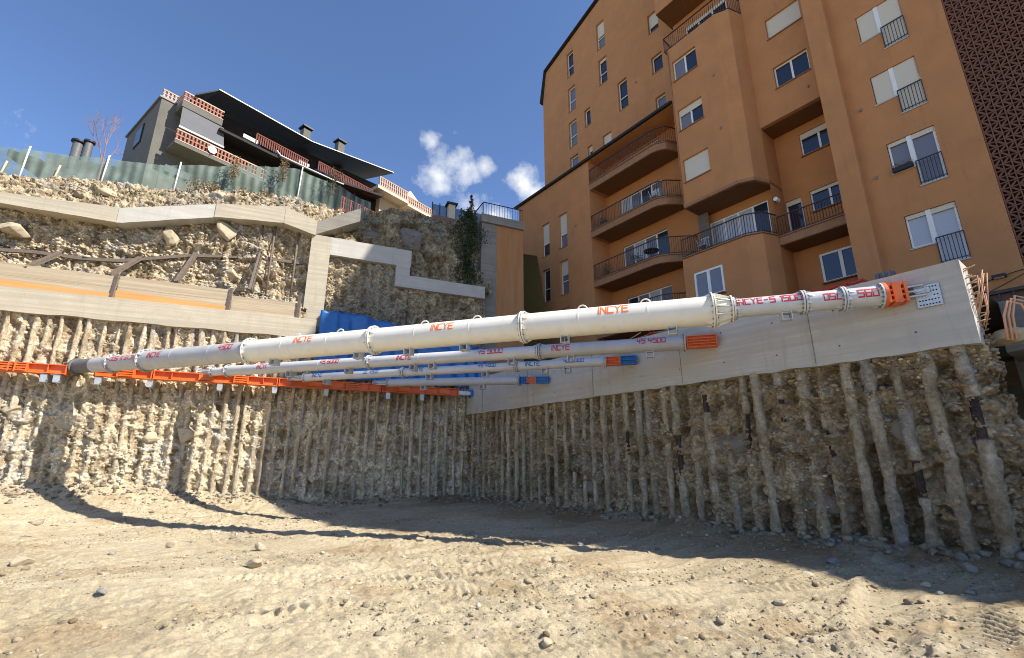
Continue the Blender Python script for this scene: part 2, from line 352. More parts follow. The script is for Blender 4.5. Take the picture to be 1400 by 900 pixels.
def stones(name, pts, sizes, cols, seed, flat=.62, parent=None):
    bm = bmesh.new(); bmesh.ops.create_icosphere(bm, subdivisions=1, radius=1.0); P = np.array([v.co[:] for v in bm.verts]); F = np.array([[v.index for v in f.verts] for f in bm.faces]); bm.free()
    rg_ = np.random.default_rng(seed); n = len(pts); k = len(P)
    jit = 1+rg_.uniform(-.28, .28, (n, k, 1)); sc_ = np.stack([rg_.uniform(.7, 1.4, n), rg_.uniform(.7, 1.2, n), rg_.uniform(.45, .85, n)], -1)*flat/.62; a = rg_.uniform(0, 6.28, n); ca, sa_ = np.cos(a)[:, None], np.sin(a)[:, None]
    Q = P[None]*jit*sc_[:, None, :]*sizes[:, None, None]; x = Q[..., 0]*ca-Q[..., 1]*sa_; y = Q[..., 0]*sa_+Q[..., 1]*ca; V = np.stack([x, y, Q[..., 2]], -1)+pts[:, None, :]
    FF = (F[None]+np.arange(n)[:, None, None]*k).reshape(-1, 3); C = np.repeat(cols[:, None, :], k, 1)
    return npmesh(name, V.reshape(-1, 3), FF, M_STONE, parent, C.reshape(-1, 3), smooth=False)
def sheet(name, path, s0, s1, ds, prof, nv, chunk, cell, seed, material=None, parent=None, post=None, tint=None, upmix=.25, strata=1.35, frag=0, fmax=.05):
    """earth face following path(s)->(x,y,nx,ny) with vertical profile prof(s,v)->(o,z)"""
    ns = int((s1-s0)/ds)+1; s = np.linspace(s0, s1, ns)[:, None]*np.ones((1, nv)); v = np.ones((ns, 1))*np.linspace(0, 1, nv)[None, :]
    o, z = prof(s, v); x, y, nx, ny = path(s)
    run = np.concatenate([np.zeros((ns, 1)), np.cumsum(np.hypot(np.diff(o, axis=1), np.diff(z, axis=1)), axis=1)], 1)+z[:, :1]
    d, col = face_relief(s, run, chunk, cell, seed, strata)
    if post: d, col = post(s, z, d, col, v)
    if tint is not None: col = col*np.asarray(tint)
    do, dz = np.gradient(o, axis=1), np.gradient(z, axis=1); ln = np.hypot(do, dz)+1e-9
    no, nz_ = dz/ln, -do/ln; no = np.where(no < 0, 0, no); nz_ = np.abs(nz_)
    X = x+nx*(o+d*no); Y = y+ny*(o+d*no); Z = z+d*nz_
    V = np.stack([X, Y, Z], -1).reshape(-1, 3)
    if frag:      # broken stones sticking out of the earth, far too many to count
        rf = np.random.default_rng(seed+1); cl = np.clip(.5+fbm(s*.9, z*1.1, oct=3, seed=seed+91), .05, 1).ravel(); idx = rf.choice(len(V), frag, p=cl/cl.sum()); sz = .014+fmax*rf.random(frag)**2.6
        nn = np.stack([nx*no, ny*no, nz_], -1).reshape(-1, 3)[idx]; cc = col.reshape(-1, 3)[idx]*rf.uniform(.75, 1.5, (frag, 1)); gg = rf.random(frag) < .22; cc[gg] = np.array((.42, .415, .40))*(np.asarray(tint) if tint is not None else 1)
        f_ = stones('embedded_stones', V[idx]+nn*sz[:, None]*.15, sz, np.clip(cc, 0, .8), seed+2, parent=parent); f_['kind'] = 'stuff'
    return npmesh(name, V, gridfaces(ns, nv), material or M_SOIL, parent, col.reshape(-1, 3), smooth=False)
def fpath(fr): return lambda s: (fr.O[0]+s*fr.e[0], fr.O[1]+s*fr.e[1], np.full_like(s, fr.n[0]), np.full_like(s, fr.n[1]))
def rpath(s):        # the right wall turns back round its near corner
    k = 17.55; r = .55; a = np.clip((s-k)/r, 0, 1.75); st = np.maximum(s-k-1.75*r, 0)
    sb = np.minimum(s, k)
    e, n = np.array(R.e), np.array(R.n)
    du = r*np.sin(a)+st*math.cos(1.75); dn = -r*(1-np.cos(a))-st*math.sin(1.75)
    x = R.O[0]+e[0]*(sb+du)+n[0]*dn; y = R.O[1]+e[1]*(sb+du)+n[1]*dn
    return x, y, n[0]*np.cos(a)+e[0]*np.sin(a), n[1]*np.cos(a)+e[1]*np.sin(a)

R_PILES = [.40+.468*i+random.uniform(-.05, .05) for i in range(37)]
B_PILES = [.35+.385*i+random.uniform(-.04, .04) for i in range(52)]
def scallop(piles, w_, amp, zlim=99):
    P = np.array(piles)
    def f(s, z, d, col, v):
        dist = np.abs(s[:, :1]-P[None, :]).min(1)[:, None]+.035*vnoise(z*1.5, s*.5, seed=3)
        near = np.exp(-(dist/w_)**2)
        d = d*(1-.3*near)+amp*(near-.62)*(.75+.5*vnoise(s*.8, z*.8, seed=12))
        col = mixc(col, (.50, .44, .33), near*.55*np.clip(.6+vnoise(s*2, z*1.3, seed=14), 0, 1))
        return d, col
    return f
def make_pile(fr, s, z0, z1, rad, o, seed, parent, gap=None, dark=None, lean=0.0, bright=1.0, sink=0.):
    nz_ = int((z1-z0)/.04)+2; k = 14; z = np.linspace(z0, z1, nz_)[:, None]*np.ones((1, k)); a = np.ones((nz_, 1))*np.linspace(0, 2*np.pi, k, endpoint=False)[None, :]
    lump = fbm(np.cos(a)*1.3+seed, z*1.9, np.sin(a)*1.3, oct=4, seed=seed); knot = fbm(z*1.1+seed, z*0, oct=2, seed=seed+2)
    r = rad*(1+.16*lump+.04*knot+.24*vnoise(np.cos(a)*2.6+seed, z*9, np.sin(a)*2.6, seed+8)+.16*vnoise(np.cos(a)*4+seed, z*19, np.sin(a)*4, seed+9))
    bite = np.clip(vnoise(z*1.7+seed, np.cos(a)*.9, seed=seed+21)-.25, 0, 1); r = r*(1-.7*bite)
    miss = vnoise(z*.75+seed*3.1, z*0, seed=seed+7); r = np.where(miss > .70, r*.55, r)
    if dark is not None:
        inz = (z > dark[0]) & (z < dark[1]); r = np.where(inz, rad*.62*(1+.04*lump), r)
    ss = s+lean*(z-z0)+.012*vnoise(z*.7, z*0, seed=seed+4)+r*np.cos(a); oo = o+.03*vnoise(z*.6, z*0+5, seed=seed+5)-sink*np.clip((4.3-z)/1.2, 0, 1)+r*np.sin(a)
    X = fr.O[0]+ss*fr.e[0]+oo*fr.n[0]; Y = fr.O[1]+ss*fr.e[1]+oo*fr.n[1]
    t = .5+.5*fbm(z*2.3+seed, a*.8, oct=4, seed=seed+11)
    col = mixc((.37, .295, .19), (.66, .59, .46), t)*bright
    wet = np.clip((vnoise(z*.9+seed, a*.3, seed=seed+13)-.3)*3, 0, 1); col = mixc(col, (.42, .40, .40), wet*.6)
    if dark is not None: col = np.where(inz[..., None], np.array((.085, .065, .062))*(1+.4*lump[..., None]), col)
    V = np.stack([X, Y, z], -1).reshape(-1, 3)
    i = np.arange(nz_*k).reshape(nz_, k); j = np.roll(i, -1, 1); F = np.stack([i[:-1], j[:-1], j[1:], i[1:]], -1).reshape(-1, 4)
    return npmesh('pile', V, F, M_GROUT, parent, col.reshape(-1, 3), smooth=False)

# --- ground of the pit
TRACKS = [((-2.5, 4.9), (6.5, 6.7), .42, .13, .018), ((-9.5, 6.6), (-1.0, 9.0), .4, .13, .020), ((-1.0, 6.3), (7.2, 8.9), .42, .14, .018), ((-7, 4.2), (2.0, 5.3), .42, .14, .014), ((-3.5, 9.6), (4.5, 8.0), .4, .14, .016), ((-4.2, 6.15), (-1.9, 7.15), .42, .155, .05), ((-2.6, 7.9), (0.1, 8.7), .45, .13, .035), ((-1.3, 7.6), (.6, 7.2), .4, .13, .035), ((3.5, 4.3), (5.9, 6.6), .55, .17, .045), ((4.5, 4.0), (7.4, 6.5), .5, .17, .04), ((-6.8, 5.3), (-4.8, 6.6), .4, .16, .02)]
def ground_z(x, y, fine=True):
    n2x, n2y = -B.n[0], -B.n[1]; dB = (B.O[0]-x)*n2x+(B.O[1]-y)*n2y; dR = (R.O[0]-x)*-R.n[0]+(R.O[1]-y)*-R.n[1]
    dw = np.minimum(dB, dR)
    z = -.16*np.clip(dw/4, 0, 1)+.05*fbm(x*.22, y*.22, oct=3, seed=101)
    leftness = np.clip((-x-8)/6, 0, 1); z = z+leftness*.75*np.exp(-np.clip(dB, 0, 99)/1.3)
    z = z+.16*np.exp(-np.clip(dw, 0, 99)/.5)*(1+.8*vnoise(x*.9, y*.9, seed=140))
    z = z+.12*np.exp(-((y-.35*x-9.6)/.9)**2)*np.exp(-((x+3.5)/4)**2)
    if not fine: return z, None, None
    u, v = x*.85+y*.5, -x*.5+y*.85       # graders ran roughly along u
    q = fbm(x*.35, y*.35, oct=3, seed=150); smooth = np.clip(.55+1.9*q, .05, 1)
    z = z+.035*fbm(u*.7, v*3.2, oct=3, seed=160)
    rg = fbm(u*.55+.3*q, v*2.2+.6*q, oct=3, seed=163); z = z-.05*np.clip(rg-.35, 0, 1)
    for (cx, cy, rr, wd_, dp_) in ((-14, 30, 24.5, .20, .035), (-14, 30, 26.3, .20, .03), (22, -6, 19.5, .22, .04), (22, -6, 21.4, .22, .035), (5, 22, 15.2, .18, .03)):
        q_ = np.abs(np.hypot(x-cx, y-cy)-rr+.25*vnoise(x*.5, y*.5, seed=151)); z = z-dp_*np.exp(-(q_/wd_)**4)+dp_*.7*np.exp(-((q_-wd_*1.45)/.07)**2)
    b1, b2, br, bf = worley(x*3.4, y*3.4, 170); c1_, c2_, cr, cf = worley(x*9, y*9, 175)
    lumps = (.03*np.clip(br-.55, 0, 1)*2.2*np.clip((b2-b1)*4, 0, 1)+.022*(cr-.5)*np.clip((c2_-c1_)*4, 0, 1)+.02*cf*.6)*(1.1-smooth)
    zs = z.copy()
    z = z+lumps+.016*fbm(x*2.6, y*2.6, oct=5, seed=180, gain=.6)*(1.2-smooth)+.012*fbm(x*14, y*14, oct=3, seed=190)*(1.3-smooth)+.004*vnoise(x*33, y*33, seed=191)
    tmask = np.zeros_like(x)
    for (a, b, wd, sp, dp) in TRACKS:
        ax, ay = a; dx, dy = b[0]-ax, b[1]-ay; ln = math.hypot(dx, dy); dx /= ln; dy /= ln
        t = (x-ax)*dx+(y-ay)*dy; c = -(x-ax)*dy+(y-ay)*dx+.05*np.sin(t*1.3)
        m = np.clip((wd/2-np.abs(c))*12, 0, 1)*np.clip(t*2.5, 0, 1)*np.clip((ln-t)*2.5, 0, 1)*np.clip(.75+.9*vnoise(x*1.3, y*1.3, seed=195), 0, 1)
        bar = np.tanh(3*np.sin((t+.45*np.abs(c))/sp*2*np.pi))
        z = z*(1-.75*m)+zs*.75*m+m*(-.02+dp*.80*bar); z = z+.03*np.exp(-((np.abs(c)-wd/2-.04)/.05)**2)*np.clip(t*2.5, 0, 1)*np.clip((ln-t)*2.5, 0, 1)
        tmask = np.maximum(tmask, m)
    return z, smooth, tmask
def ground_col(x, y, z, smooth, tm):
    t = .66+.22*fbm(x*.5, y*.5, oct=4, seed=210)+.20*fbm(x*3, y*3, oct=4, seed=220)*(1.3-smooth)+.12*(smooth-.5)
    col = mixc((.365, .295, .185), (.615, .53, .37), t)
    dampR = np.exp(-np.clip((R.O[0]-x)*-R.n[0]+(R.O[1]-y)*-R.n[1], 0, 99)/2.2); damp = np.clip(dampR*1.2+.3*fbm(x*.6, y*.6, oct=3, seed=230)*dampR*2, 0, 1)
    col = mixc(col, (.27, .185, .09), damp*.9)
    col = mixc(col, (.33, .215, .11), np.clip((fbm(x*.6+7, y*1.2, oct=3, seed=235)-.42)*3, 0, 1)*.4)
    white = np.clip((fbm(x*.9, y*1.6, oct=4, seed=240)-.6)*4, 0, 1); col = mixc(col, (.52, .47, .37), white*.35)
    return col
ys = [2.2]
while ys[-1] < 24.5: ys.append(ys[-1]+max(.017, .0032*ys[-1]))
ys = np.array(ys); xs = np.arange(-17.5, 13.5, .026)
Xg, Yg = np.meshgrid(xs, ys, indexing='ij'); Zg, sm_, tm_ = ground_z(Xg, Yg)
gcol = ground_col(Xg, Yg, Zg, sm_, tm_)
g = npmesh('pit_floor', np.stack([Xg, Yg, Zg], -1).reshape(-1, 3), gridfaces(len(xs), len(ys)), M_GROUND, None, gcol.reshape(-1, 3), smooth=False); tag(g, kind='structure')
# rough ground further out on every side, down to the horizon
X2, Y2 = np.meshgrid(np.concatenate([[-900, -300, -100, -60], np.arange(-40, 36, 1.2), [60, 120, 300, 900]]), np.concatenate([[-900, -300, -100, -50], np.arange(-30, 27, 1.2), [40]]), indexing='ij')
Z2, _, _ = ground_z(X2, Y2, False); Z2 = Z2-.30
g = npmesh('ground', np.stack([X2, Y2, Z2], -1).reshape(-1, 3), gridfaces(*X2.shape), M_GROUND, None, np.tile((.42, .36, .25), (X2.size, 1))); tag(g, kind='structure')

# --- right pile wall
rw = thing('pile_wall', R.P(9, 0, 0), 'dug earth wall of pale grout piles shaded below the apartment block', 'earth wall')
def profR(s, v): z = -.25+v*(4.15+.05*vnoise(s*1.1, s*0, seed=6)); return .02*v+np.clip(s-17.5, 0, 1)*(-.55*v), z
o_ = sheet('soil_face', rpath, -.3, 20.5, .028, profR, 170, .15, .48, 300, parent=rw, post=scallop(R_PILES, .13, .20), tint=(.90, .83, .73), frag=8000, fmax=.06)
for i, s in enumerate(R_PILES):
    dk = None
    if i in (14, 19, 23, 27, 29, 31, 34, 36): z_ = random.uniform(.5, 2.2); dk = (z_, z_+random.uniform(.5, 1.1))
    if i == 25: dk = (2.9, 3.8)
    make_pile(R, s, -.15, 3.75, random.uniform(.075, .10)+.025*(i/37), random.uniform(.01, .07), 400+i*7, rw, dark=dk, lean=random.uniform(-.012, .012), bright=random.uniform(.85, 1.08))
def boulder(fr, s, o, z, rs, ro, rz, seed, material, parent=None, rot=0, name='boulder'):
    bm = bmesh.new(); bmesh.ops.create_icosphere(bm, subdivisions=4, radius=1.0)
    P = np.array([v.co[:] for v in bm.verts]); rg_ = np.random.default_rng(seed)
    for _ in range(16):
        n = rg_.normal(size=3); n /= np.linalg.norm(n); dd = P@n; lim = rg_.uniform(.48, .85); P = P-np.outer(np.clip(dd-lim, 0, None)*.99, n)
    P *= (1+.07*fbm(P[:, 0]*2.5+seed, P[:, 1]*2.5, P[:, 2]*2.5, oct=4, seed=seed))[:, None]
    ca, sa = math.cos(rot), math.sin(rot); a, b, c = P[:, 0]*rs, P[:, 1]*ro, P[:, 2]*rz; a, c = a*ca-c*sa, a*sa+c*ca
    X = np.array([fr.P(s+a[i], o+b[i], z+c[i]) for i in range(len(P))])
    F = [[v.index for v in f.verts] for f in bm.faces]; bm.free()
    return npmesh(name, X, F, material, parent, None, smooth=False)
def boulder_px(fr, px, py, w_, h_, o, seed, material, parent, rot=0, ro=.25):
    s, z = fr.hit(px, py, o); s2, _ = fr.hit(px+w_/2, py, o); _, z2 = fr.hit(px, py-h_/2, o)
    return boulder(fr, s, o-ro*.55, z, abs(s2-s)*1.12, ro, abs(z2-z)*1.12, seed, material, parent, rot)
for k, (px, py, w_, h_, m_, rot) in enumerate([(1202, 577, 42, 48, M_ROCKG, .1), (1242, 583, 62, 58, M_ROCKG, -.1), (1283, 580, 26, 26, M_ROCKG, .3), (1095, 660, 70, 62, M_ROCKG, .1), (995, 605, 60, 34, M_ROCKG, 0), (880, 585, 50, 40, M_ROCKG, .2),
                                               (712, 655, 26, 40, M_ROCKG, 0), (905, 640, 26, 22, M_ROCKG, .4), (812, 668, 26, 30, M_ROCKG, .1), (1130, 690, 90, 26, M_ROCKG, 0)]):
    boulder_px(R, px, py, w_, h_, -.03, 600+k, m_, rw, rot, ro=.22)
# --- back pile wall
bw = thing('pile_wall', B.P(8, 0, 0), 'sunlit dug earth wall of ribbed grout piles behind the orange waler', 'earth wall')
def profB(s, v): return -.05*v+0*s, -.3+v*7.15
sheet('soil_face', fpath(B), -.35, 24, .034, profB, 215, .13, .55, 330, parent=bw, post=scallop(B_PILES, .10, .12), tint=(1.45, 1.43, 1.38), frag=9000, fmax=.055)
for i, s in enumerate(B_PILES):
    top = 6.7 if s > 6.6 else 6.0
    z0 = -.1
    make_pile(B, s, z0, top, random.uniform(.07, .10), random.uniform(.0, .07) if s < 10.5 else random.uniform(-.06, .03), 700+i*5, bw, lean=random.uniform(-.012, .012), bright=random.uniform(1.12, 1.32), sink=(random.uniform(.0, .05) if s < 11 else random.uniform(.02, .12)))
for k, (px, py, w_, h_, m_, rot) in enumerate([(82, 575, 44, 26, M_BOULDB, .1), (255, 592, 30, 28, M_BOULDB, -.3), (12, 560, 30, 30, M_BOULDB, .2), (415, 590, 18, 22, M_BOULDB, 0), (205, 600, 24, 18, M_BOULDB, 0)]):
    boulder_px(B, px, py, w_, h_, .05, 640+k, m_, bw, rot, ro=.3)

# ------------------------------------------------------------ concrete beams, planks and terraces
def rough_beam(mb, fr, pts, o0, o1, zt, zb, step=.22, amp=.012, seed=1, mi=0):
    """beam along a polyline of s values; zt, zb functions of s; slightly uneven surface"""
    s0, s1 = pts; n = max(2, int(abs(s1-s0)/step)); base = len(mb.v); rows = []
    for i in range(n+1):
        s = s0+(s1-s0)*i/n; t, b = zt(s), zb(s); m = max(2, int((t-b)/.3)); ring = []
        prof = [(o0, b+(t-b)*j/m) for j in range(m+1)]+[(o1, t), (o1, b)]
        for (o, z) in prof:
            k = amp*float(vnoise(s*3.1, z*3.3, o*2, seed)) if 0 < i < n else 0
            mb.v.append(fr.P(s, o+k, z+k*.8)); ring.append(len(mb.v)-1)
        rows.append(ring)
    for a, b in zip(rows[:-1], rows[1:]):
        q = len(a)
        for j in range(q):
            mb.f.append((a[j], a[(j+1) % q], b[(j+1) % q], b[j])); mb.mi.append(mi)
    for r_, rev in ((rows[0], True), (rows[-1], False)): mb.f.append(tuple(r_[::-1] if rev else r_)); mb.mi.append(mi)
    return mb
cb = thing('capping_beam', R.P(9, 0, 3.7), 'long grey concrete capping beam on top of the shaded pile wall', 'beam')
m = MB(); rough_beam(m, R, (-.2, 17.6), .2, -.45, lambda s: 5.32, lambda s: 3.70+.02*float(vnoise(s*3, 0, seed=6)), .12, .006, 5); m.build('beam_body', M_CONC, cb, smooth='auto')
for s in (1.35, 4.6, 8.1, 11.5, 14.9): m = MB(); m.box(R, s, s+.012, .19, .212, 3.75, 5.3); m.build('joint_seam', M_CONCG, cb)
for i in range(13):
    for z in (4.1, 4.9):
        s = .9+i*1.32; m = MB(); m.tube([R.P(s, .19, z+.04*math.sin(i)), R.P(s, .2075, z+.04*math.sin(i))], .02, 10); m.build('tie_hole', M_RUST, cb)
m = MB(); random.seed(3)
for i in range(26):
    z = 3.9+i*.055; o = -.40+random.random()*.5; a = Vector(R.P(17.6, o, z)); 
    m.tube([a, a+Vector((R.e[0], R.e[1], random.uniform(-.2, .5)))*random.uniform(.05, .16)], .012, 5)
for i in range(9):
    a = Vector(R.P(17.62+.05*random.random(), -.35+.06*i, 4.0+.5*random.random())); m.tube([a, a+Vector((R.e[0]*.1, R.e[1]*.1, .3)), a+Vector((R.e[0]*.16+random.uniform(-.08, .08), R.e[1]*.16, .45+.5*random.random()))], .011, 5)
m.build('reinforcing_bars', M_REBAR, cb, smooth=True)
m = MB()
for k in range(3):
    a = Vector(R.P(17.9+.05*k, -.2-.05*k, 3.75)); m.tube([a, a+Vector((.05, 0, .45)), a+Vector((.16, -.03, .72+.05*k)), a+Vector((.36, -.06, .66+.05*k)), a+Vector((.47, -.06, .3)), a+Vector((.5, -.05, -.05))], .02, 8)
tag(m.build('conduit', M_CABLE, None, smooth=True), 'looped orange plastic conduits sticking up beyond the end of the concrete beam', 'conduit')

bb = thing('terrace_beam', B.P(12, 0, 6.6), 'wide pale concrete beam running above the sunlit ribbed wall', 'beam')
m = MB(); rough_beam(m, B, (7.08, 25), .17, -.5, lambda s: 7.48+.0*s, lambda s: 6.62+.02*math.sin(s*3), .18, .014, 15); m.build('beam_body', M_CONCL, bb, smooth='auto')
# formwork plank panels standing on it, with posts
for (sa, sb, zt, nm) in ((14.28, 19.6, 8.42, 'longest weathered plank formwork panel with an orange timber strip, leftmost on the terrace beam'), (10.50, 14.14, 8.44, 'weathered plank formwork panel with orange strip between two steel posts'), (7.75, 10.36, 8.20, 'short pale plank formwork panel ending beside the concrete frame')):
    t = thing('formwork_panel', B.P((sa+sb)/2, -.2, 7.49), nm, 'formwork panel', 'plank formwork panels on the terrace beam')
    m = MB(); nb = 4; h = (zt-7.49)/nb
    for j in range(nb):
        oo = -.05-.008*(j % 2)-.02*j; m.box(B, sa, sb, oo-.05, oo, 7.49+j*h+.006, 7.49+(j+1)*h-.002)
    m.build('planks', M_PLANK, t)
    if sa > 9:
        m = MB(); m.quad8([B.P(sa, -.01, 7.50), B.P(sb, -.01, 7.50), B.P(sb, -.045, 7.50), B.P(sa, -.045, 7.50)], [B.P(sa, -.01, 7.68), B.P(sb, -.01, 7.84), B.P(sb, -.045, 7.84), B.P(sa, -.045, 7.68)]); m.build('timber_strip', M_WOODS, t)
for k, (s, z, nm) in enumerate(((14.21, 8.5, 'rusty steel post between the two longest formwork panels'), (10.43, 8.5, 'rusty steel post between middle and short formwork panels'), (7.85, 8.55, 'rusty steel post nearest the concrete frame, at end of short formwork panel'))):
    m = MB(); m.bar(B.P(s, .03, 7.48), B.P(s, -.08, z), .07, .12); tag(m.build('steel_post', M_RUST), nm, 'post', 'steel posts holding the plank formwork', 'thing')
# steel rail on the bank and its raking struts
m = MB(); pr = [(0, 342), (47, 345), (114, 354), (164, 357), (194, 355), (258, 350), (350, 352), (416, 361)]
rp = [B.P(B.hit(px, py, -1.35)[0], -1.35, B.hit(px, py, -1.35)[1]) for px, py in pr]; rp.insert(0, tuple(Vector(rp[0])*2-Vector(rp[2])))
for a, b in zip(rp[:-1], rp[1:]): m.bar(a, b, .12, .13)
tag(m.build('steel_rail', M_RUST), 'long weathered steel rail fixed across the upper earth bank', 'rail', None, 'thing')
for k, (a, b, nm) in enumerate((((82, 347), (33, 367), 'leftmost raking steel strut leaning on the earth bank'), ((192, 353), (150, 377), 'raking steel strut above the post between the two longest panels'), ((268, 347), (241, 386), 'steep raking steel strut in the middle of the bank'), ((357, 346), (342, 397), 'steepest raking steel strut nearest the concrete frame'))):
    sa, za = B.hit(*a, -1.25); sb, zb = B.hit(*b, -.15); m = MB(); m.bar(B.P(sa, -1.25, za), B.P(sb, -.15, zb), .16, .13)
    for q in (-1, 1): m.bar(Vector(B.P(sa, -1.2, za))+Vector((q*.07, 0, .05)), Vector(B.P(sb, -.13, zb))+Vector((q*.07, 0, .05)), .02, .06)
    tag(m.build('raking_strut', M_RUST), nm, 'strut', 'raking steel struts on the earth bank', 'thing')
# earth bank between terrace beam and upper beam
S_UP = [(0, 19.0), (0, 0)]
up_pts = [(-6, 262), (163, 284.5), (296, 279), (391, 283), (434, 302)]; upS = [B.hit(x, y, -.8) for x, y in up_pts]
lo_pts = [(-6, 277), (163, 305), (296, 297), (389, 305), (427, 320)]; loS = [B.hit(x, y, -.8) for x, y in lo_pts]
def ztop(s): return piece(s, sorted([(a, b) for a, b in upS]+[(26, 10.9), (7.0, upS[-1][1]-.1)]))
def zbot(s): return piece(s, sorted([(a, b) for a, b in loS]+[(26, 10.2), (7.0, loS[-1][1]-.1)]))
def prof1(s, v):
    zb = zbot(s)+.12; hs = [(-.35, 7.3), (-.40, 8.15), (-1.15, 8.55), (-1.42, 9.2), (-1.30, None)]
    t = np.array([0, .17, .36, .52, 1.]); O = np.interp(v, t, [h[0] for h in hs]); Z = np.interp(v, t[:4], [h[1] for h in hs[:4]])
    Z = np.where(v > .52, 9.2+(zb-9.2)*(v-.52)/.48, Z); return O+.10*vnoise(s*.7, v*4, seed=9), Z
bk = thing('earth_bank', B.P(13, -.5, 7.3), 'rough sunlit earth bank with boulders between the terrace beam and the upper beam', 'earth bank')
sheet('soil_face', fpath(B), 7.55, 25, .036, prof1, 150, .17, .50, 350, tint=(1.2, 1.16, 1.1), frag=5000, fmax=.08, parent=bk, post=scallop([8.1, 9.0, 9.7, 11.0, 12.1, 12.5, 15.2, 16.0, 16.7, 17.5], .10, .14))
for k, (px, py, w_, h_, rot, o) in enumerate([(308, 314, 34, 26, .2, -1.0), (16, 311, 44, 20, 0, -1.0), (233, 322, 26, 20, -.2, -1.1), (316, 372, 20, 15, .1, -.7)]):
    boulder_px(B, px, py, w_, h_, o, 660+k, M_BOULDB, bk, rot, ro=.38)
for k, px in enumerate((356, 374, 407)):
    s, z = B.hit(px, 330, -1.2); m = MB(); m.tube([B.P(s, -1.22, 8.5), B.P(s+.01, -1.24, 10), B.P(s, -1.22, 12.4)], [.045, .05, .045], 8); m.build('thin_pile', M_RUST, bk, smooth=True)
# upper beam: four casts of concrete that step up the slope
ub = thing('upper_beam', B.P(14, -.8, 10.8), 'narrow grey concrete beam bent in sections along the top of the earth bank', 'beam')
ss = [26]+[p[0] for p in upS]
for k in range(len(ss)-1):
    m = MB(); oo = -.80+(.03 if k % 2 else 0); rough_beam(m, B, (ss[k+1], ss[k]-.01), oo, oo-.6, lambda s: float(ztop(s)), lambda s: float(zbot(s)), .2, .016, 20+k)
    m.build('beam_section', M_CONC if k in (2,) else M_CONCL, ub, smooth='auto')
# stone rubble bank below the fence
fb_pts = [(-6, 245), (30, 250), (145, 253), (240, 265), (330, 268), (400, 276), (470, 293), (500, 298)]; fbS = sorted([B.hit(x, y, -3) for x, y in fb_pts]+[(27, 12.3)])
def zfb(s): return piece(s, fbS)
def prof2(s, v):
    zt = ztop(s)-.1; O = np.interp(v, [0, .12, .5, .85, 1], [-1.35, -1.45, -2.0, -2.75, -3.8]); Z = zt+(zfb(s)+.12-zt)*np.interp(v, [0, .5, .85, 1], [0, .62, .97, 1.03]); return O, Z
rb = thing('stone_bank', B.P(14, -2, 11.5), 'bank of loose stones and dry weeds below the green fence', 'stone bank')
sheet('stone_face', fpath(B), 6.4, 26, .04, prof2, 80, .20, .40, 371, material=M_STONE, parent=rb, strata=1.1, tint=(.95, .92, .86), frag=3000, fmax=.10)
for k, (px, py, w_, h_, rot) in enumerate([(112, 262, 24, 13, 0), (148, 262, 34, 14, .1), (133, 277, 16, 10, .2), (60, 262, 22, 10, 0), (25, 256, 22, 9, .1), (92, 268, 16, 9, 0), (298, 270, 26, 16, .3), (360, 273, 22, 13, 0), (395, 280, 18, 12, .2), (338, 277, 20, 9, 0), (200, 274, 18, 9, 0)]):
    boulder_px(B, px, py, w_, h_, -1.9, 680+k, M_BOULD if k == 6 else M_BOULDB, rb, rot, ro=.3)
# hillside behind
Sg, Og = np.meshgrid(np.concatenate([[-900, -200, -60, -30], np.arange(-7, 60, 1.5), [100, 300, 900]]), np.concatenate([[-3.6, -4.5, -6, -8, -10, -14, -20, -30, -60, -120, -400, -1200]]), indexing='ij')
zz = np.interp(-Og, [3.6, 8, 14, 30, 120, 1200], [0, 1.6, 3.4, 5.5, 10, 40])+np.where(Sg > 6, zfb(Sg), 14.2+0*Sg)-.02*np.clip(Sg-19, 0, 60)
zz = zz+.15*fbm(Sg*.5, Og*.5, seed=8)
zz = np.where(Sg < -6.2, 5.05, zz)
V = np.stack([B.O[0]+Sg*B.e[0]+Og*B.n[0], B.O[1]+Sg*B.e[1]+Og*B.n[1], zz], -1).reshape(-1, 3)
tag(npmesh('hillside', V, gridfaces(*Sg.shape), M_GROUND, None, np.tile((.30, .28, .17), (Sg.size, 1))), kind='structure')
# paved yard between right wall and apartment block
m = MB(); m.add([R.P(-3, -.44, 5.16), R.P(17.58, -.44, 5.16), R.P(17.58, -60, 5.16), R.P(-3, -60, 5.16)], [(0, 1, 2, 3)]); m.add([R.P(17.6, -3.2, 5.16), R.P(90, -3.2, 5.16), R.P(90, -60, 5.16), R.P(17.6, -60, 5.16)], [(0, 1, 2, 3)])
m.add([R.P(17.6, -3.2, 5.16), R.P(90, -3.2, 5.16), R.P(90, -3.2, -.3), R.P(17.6, -3.2, -.3)], [(0, 1, 2, 3)])
tag(m.build('yard_pavement', M_CONCG, fix=False), kind='structure')
# L-shaped concrete frame on the wall right of the terrace
fr_ = thing('stepped_beam', B.P(5, -1, 7.8), 'stepped concrete frame of one upright and two beams on the earth wall', 'concrete frame')
zA = B.hit(470, 327.5, -.9)[1]; 
def rel(px, py): return B.hit(px, py, -.9)
a, b_, c_, d_ = rel(427, 320), rel(451, 348), rel(412, 434), rel(548, 343); e_, f_, g_, h_ = rel(542, 363), rel(540, 391), rel(560, 377), rel(658, 417)
m = MB(); m.box(B, b_[0], a[0], -1.5, -.9, c_[1]-.6, a[1]); m.build('upright', M_CONCL, fr_)
m = MB(); rough_beam(m, B, (d_[0]-.55, b_[0]), -.903, -1.5, lambda s: a[1], lambda s: b_[1], .2, .008, 31); m.build('top_beam', M_CONC, fr_, smooth='auto')
m = MB(); m.box(B, g_[0], f_[0], -1.5, -.895, f_[1], b_[1]+.05); m.build('short_upright', M_CONC, fr_)
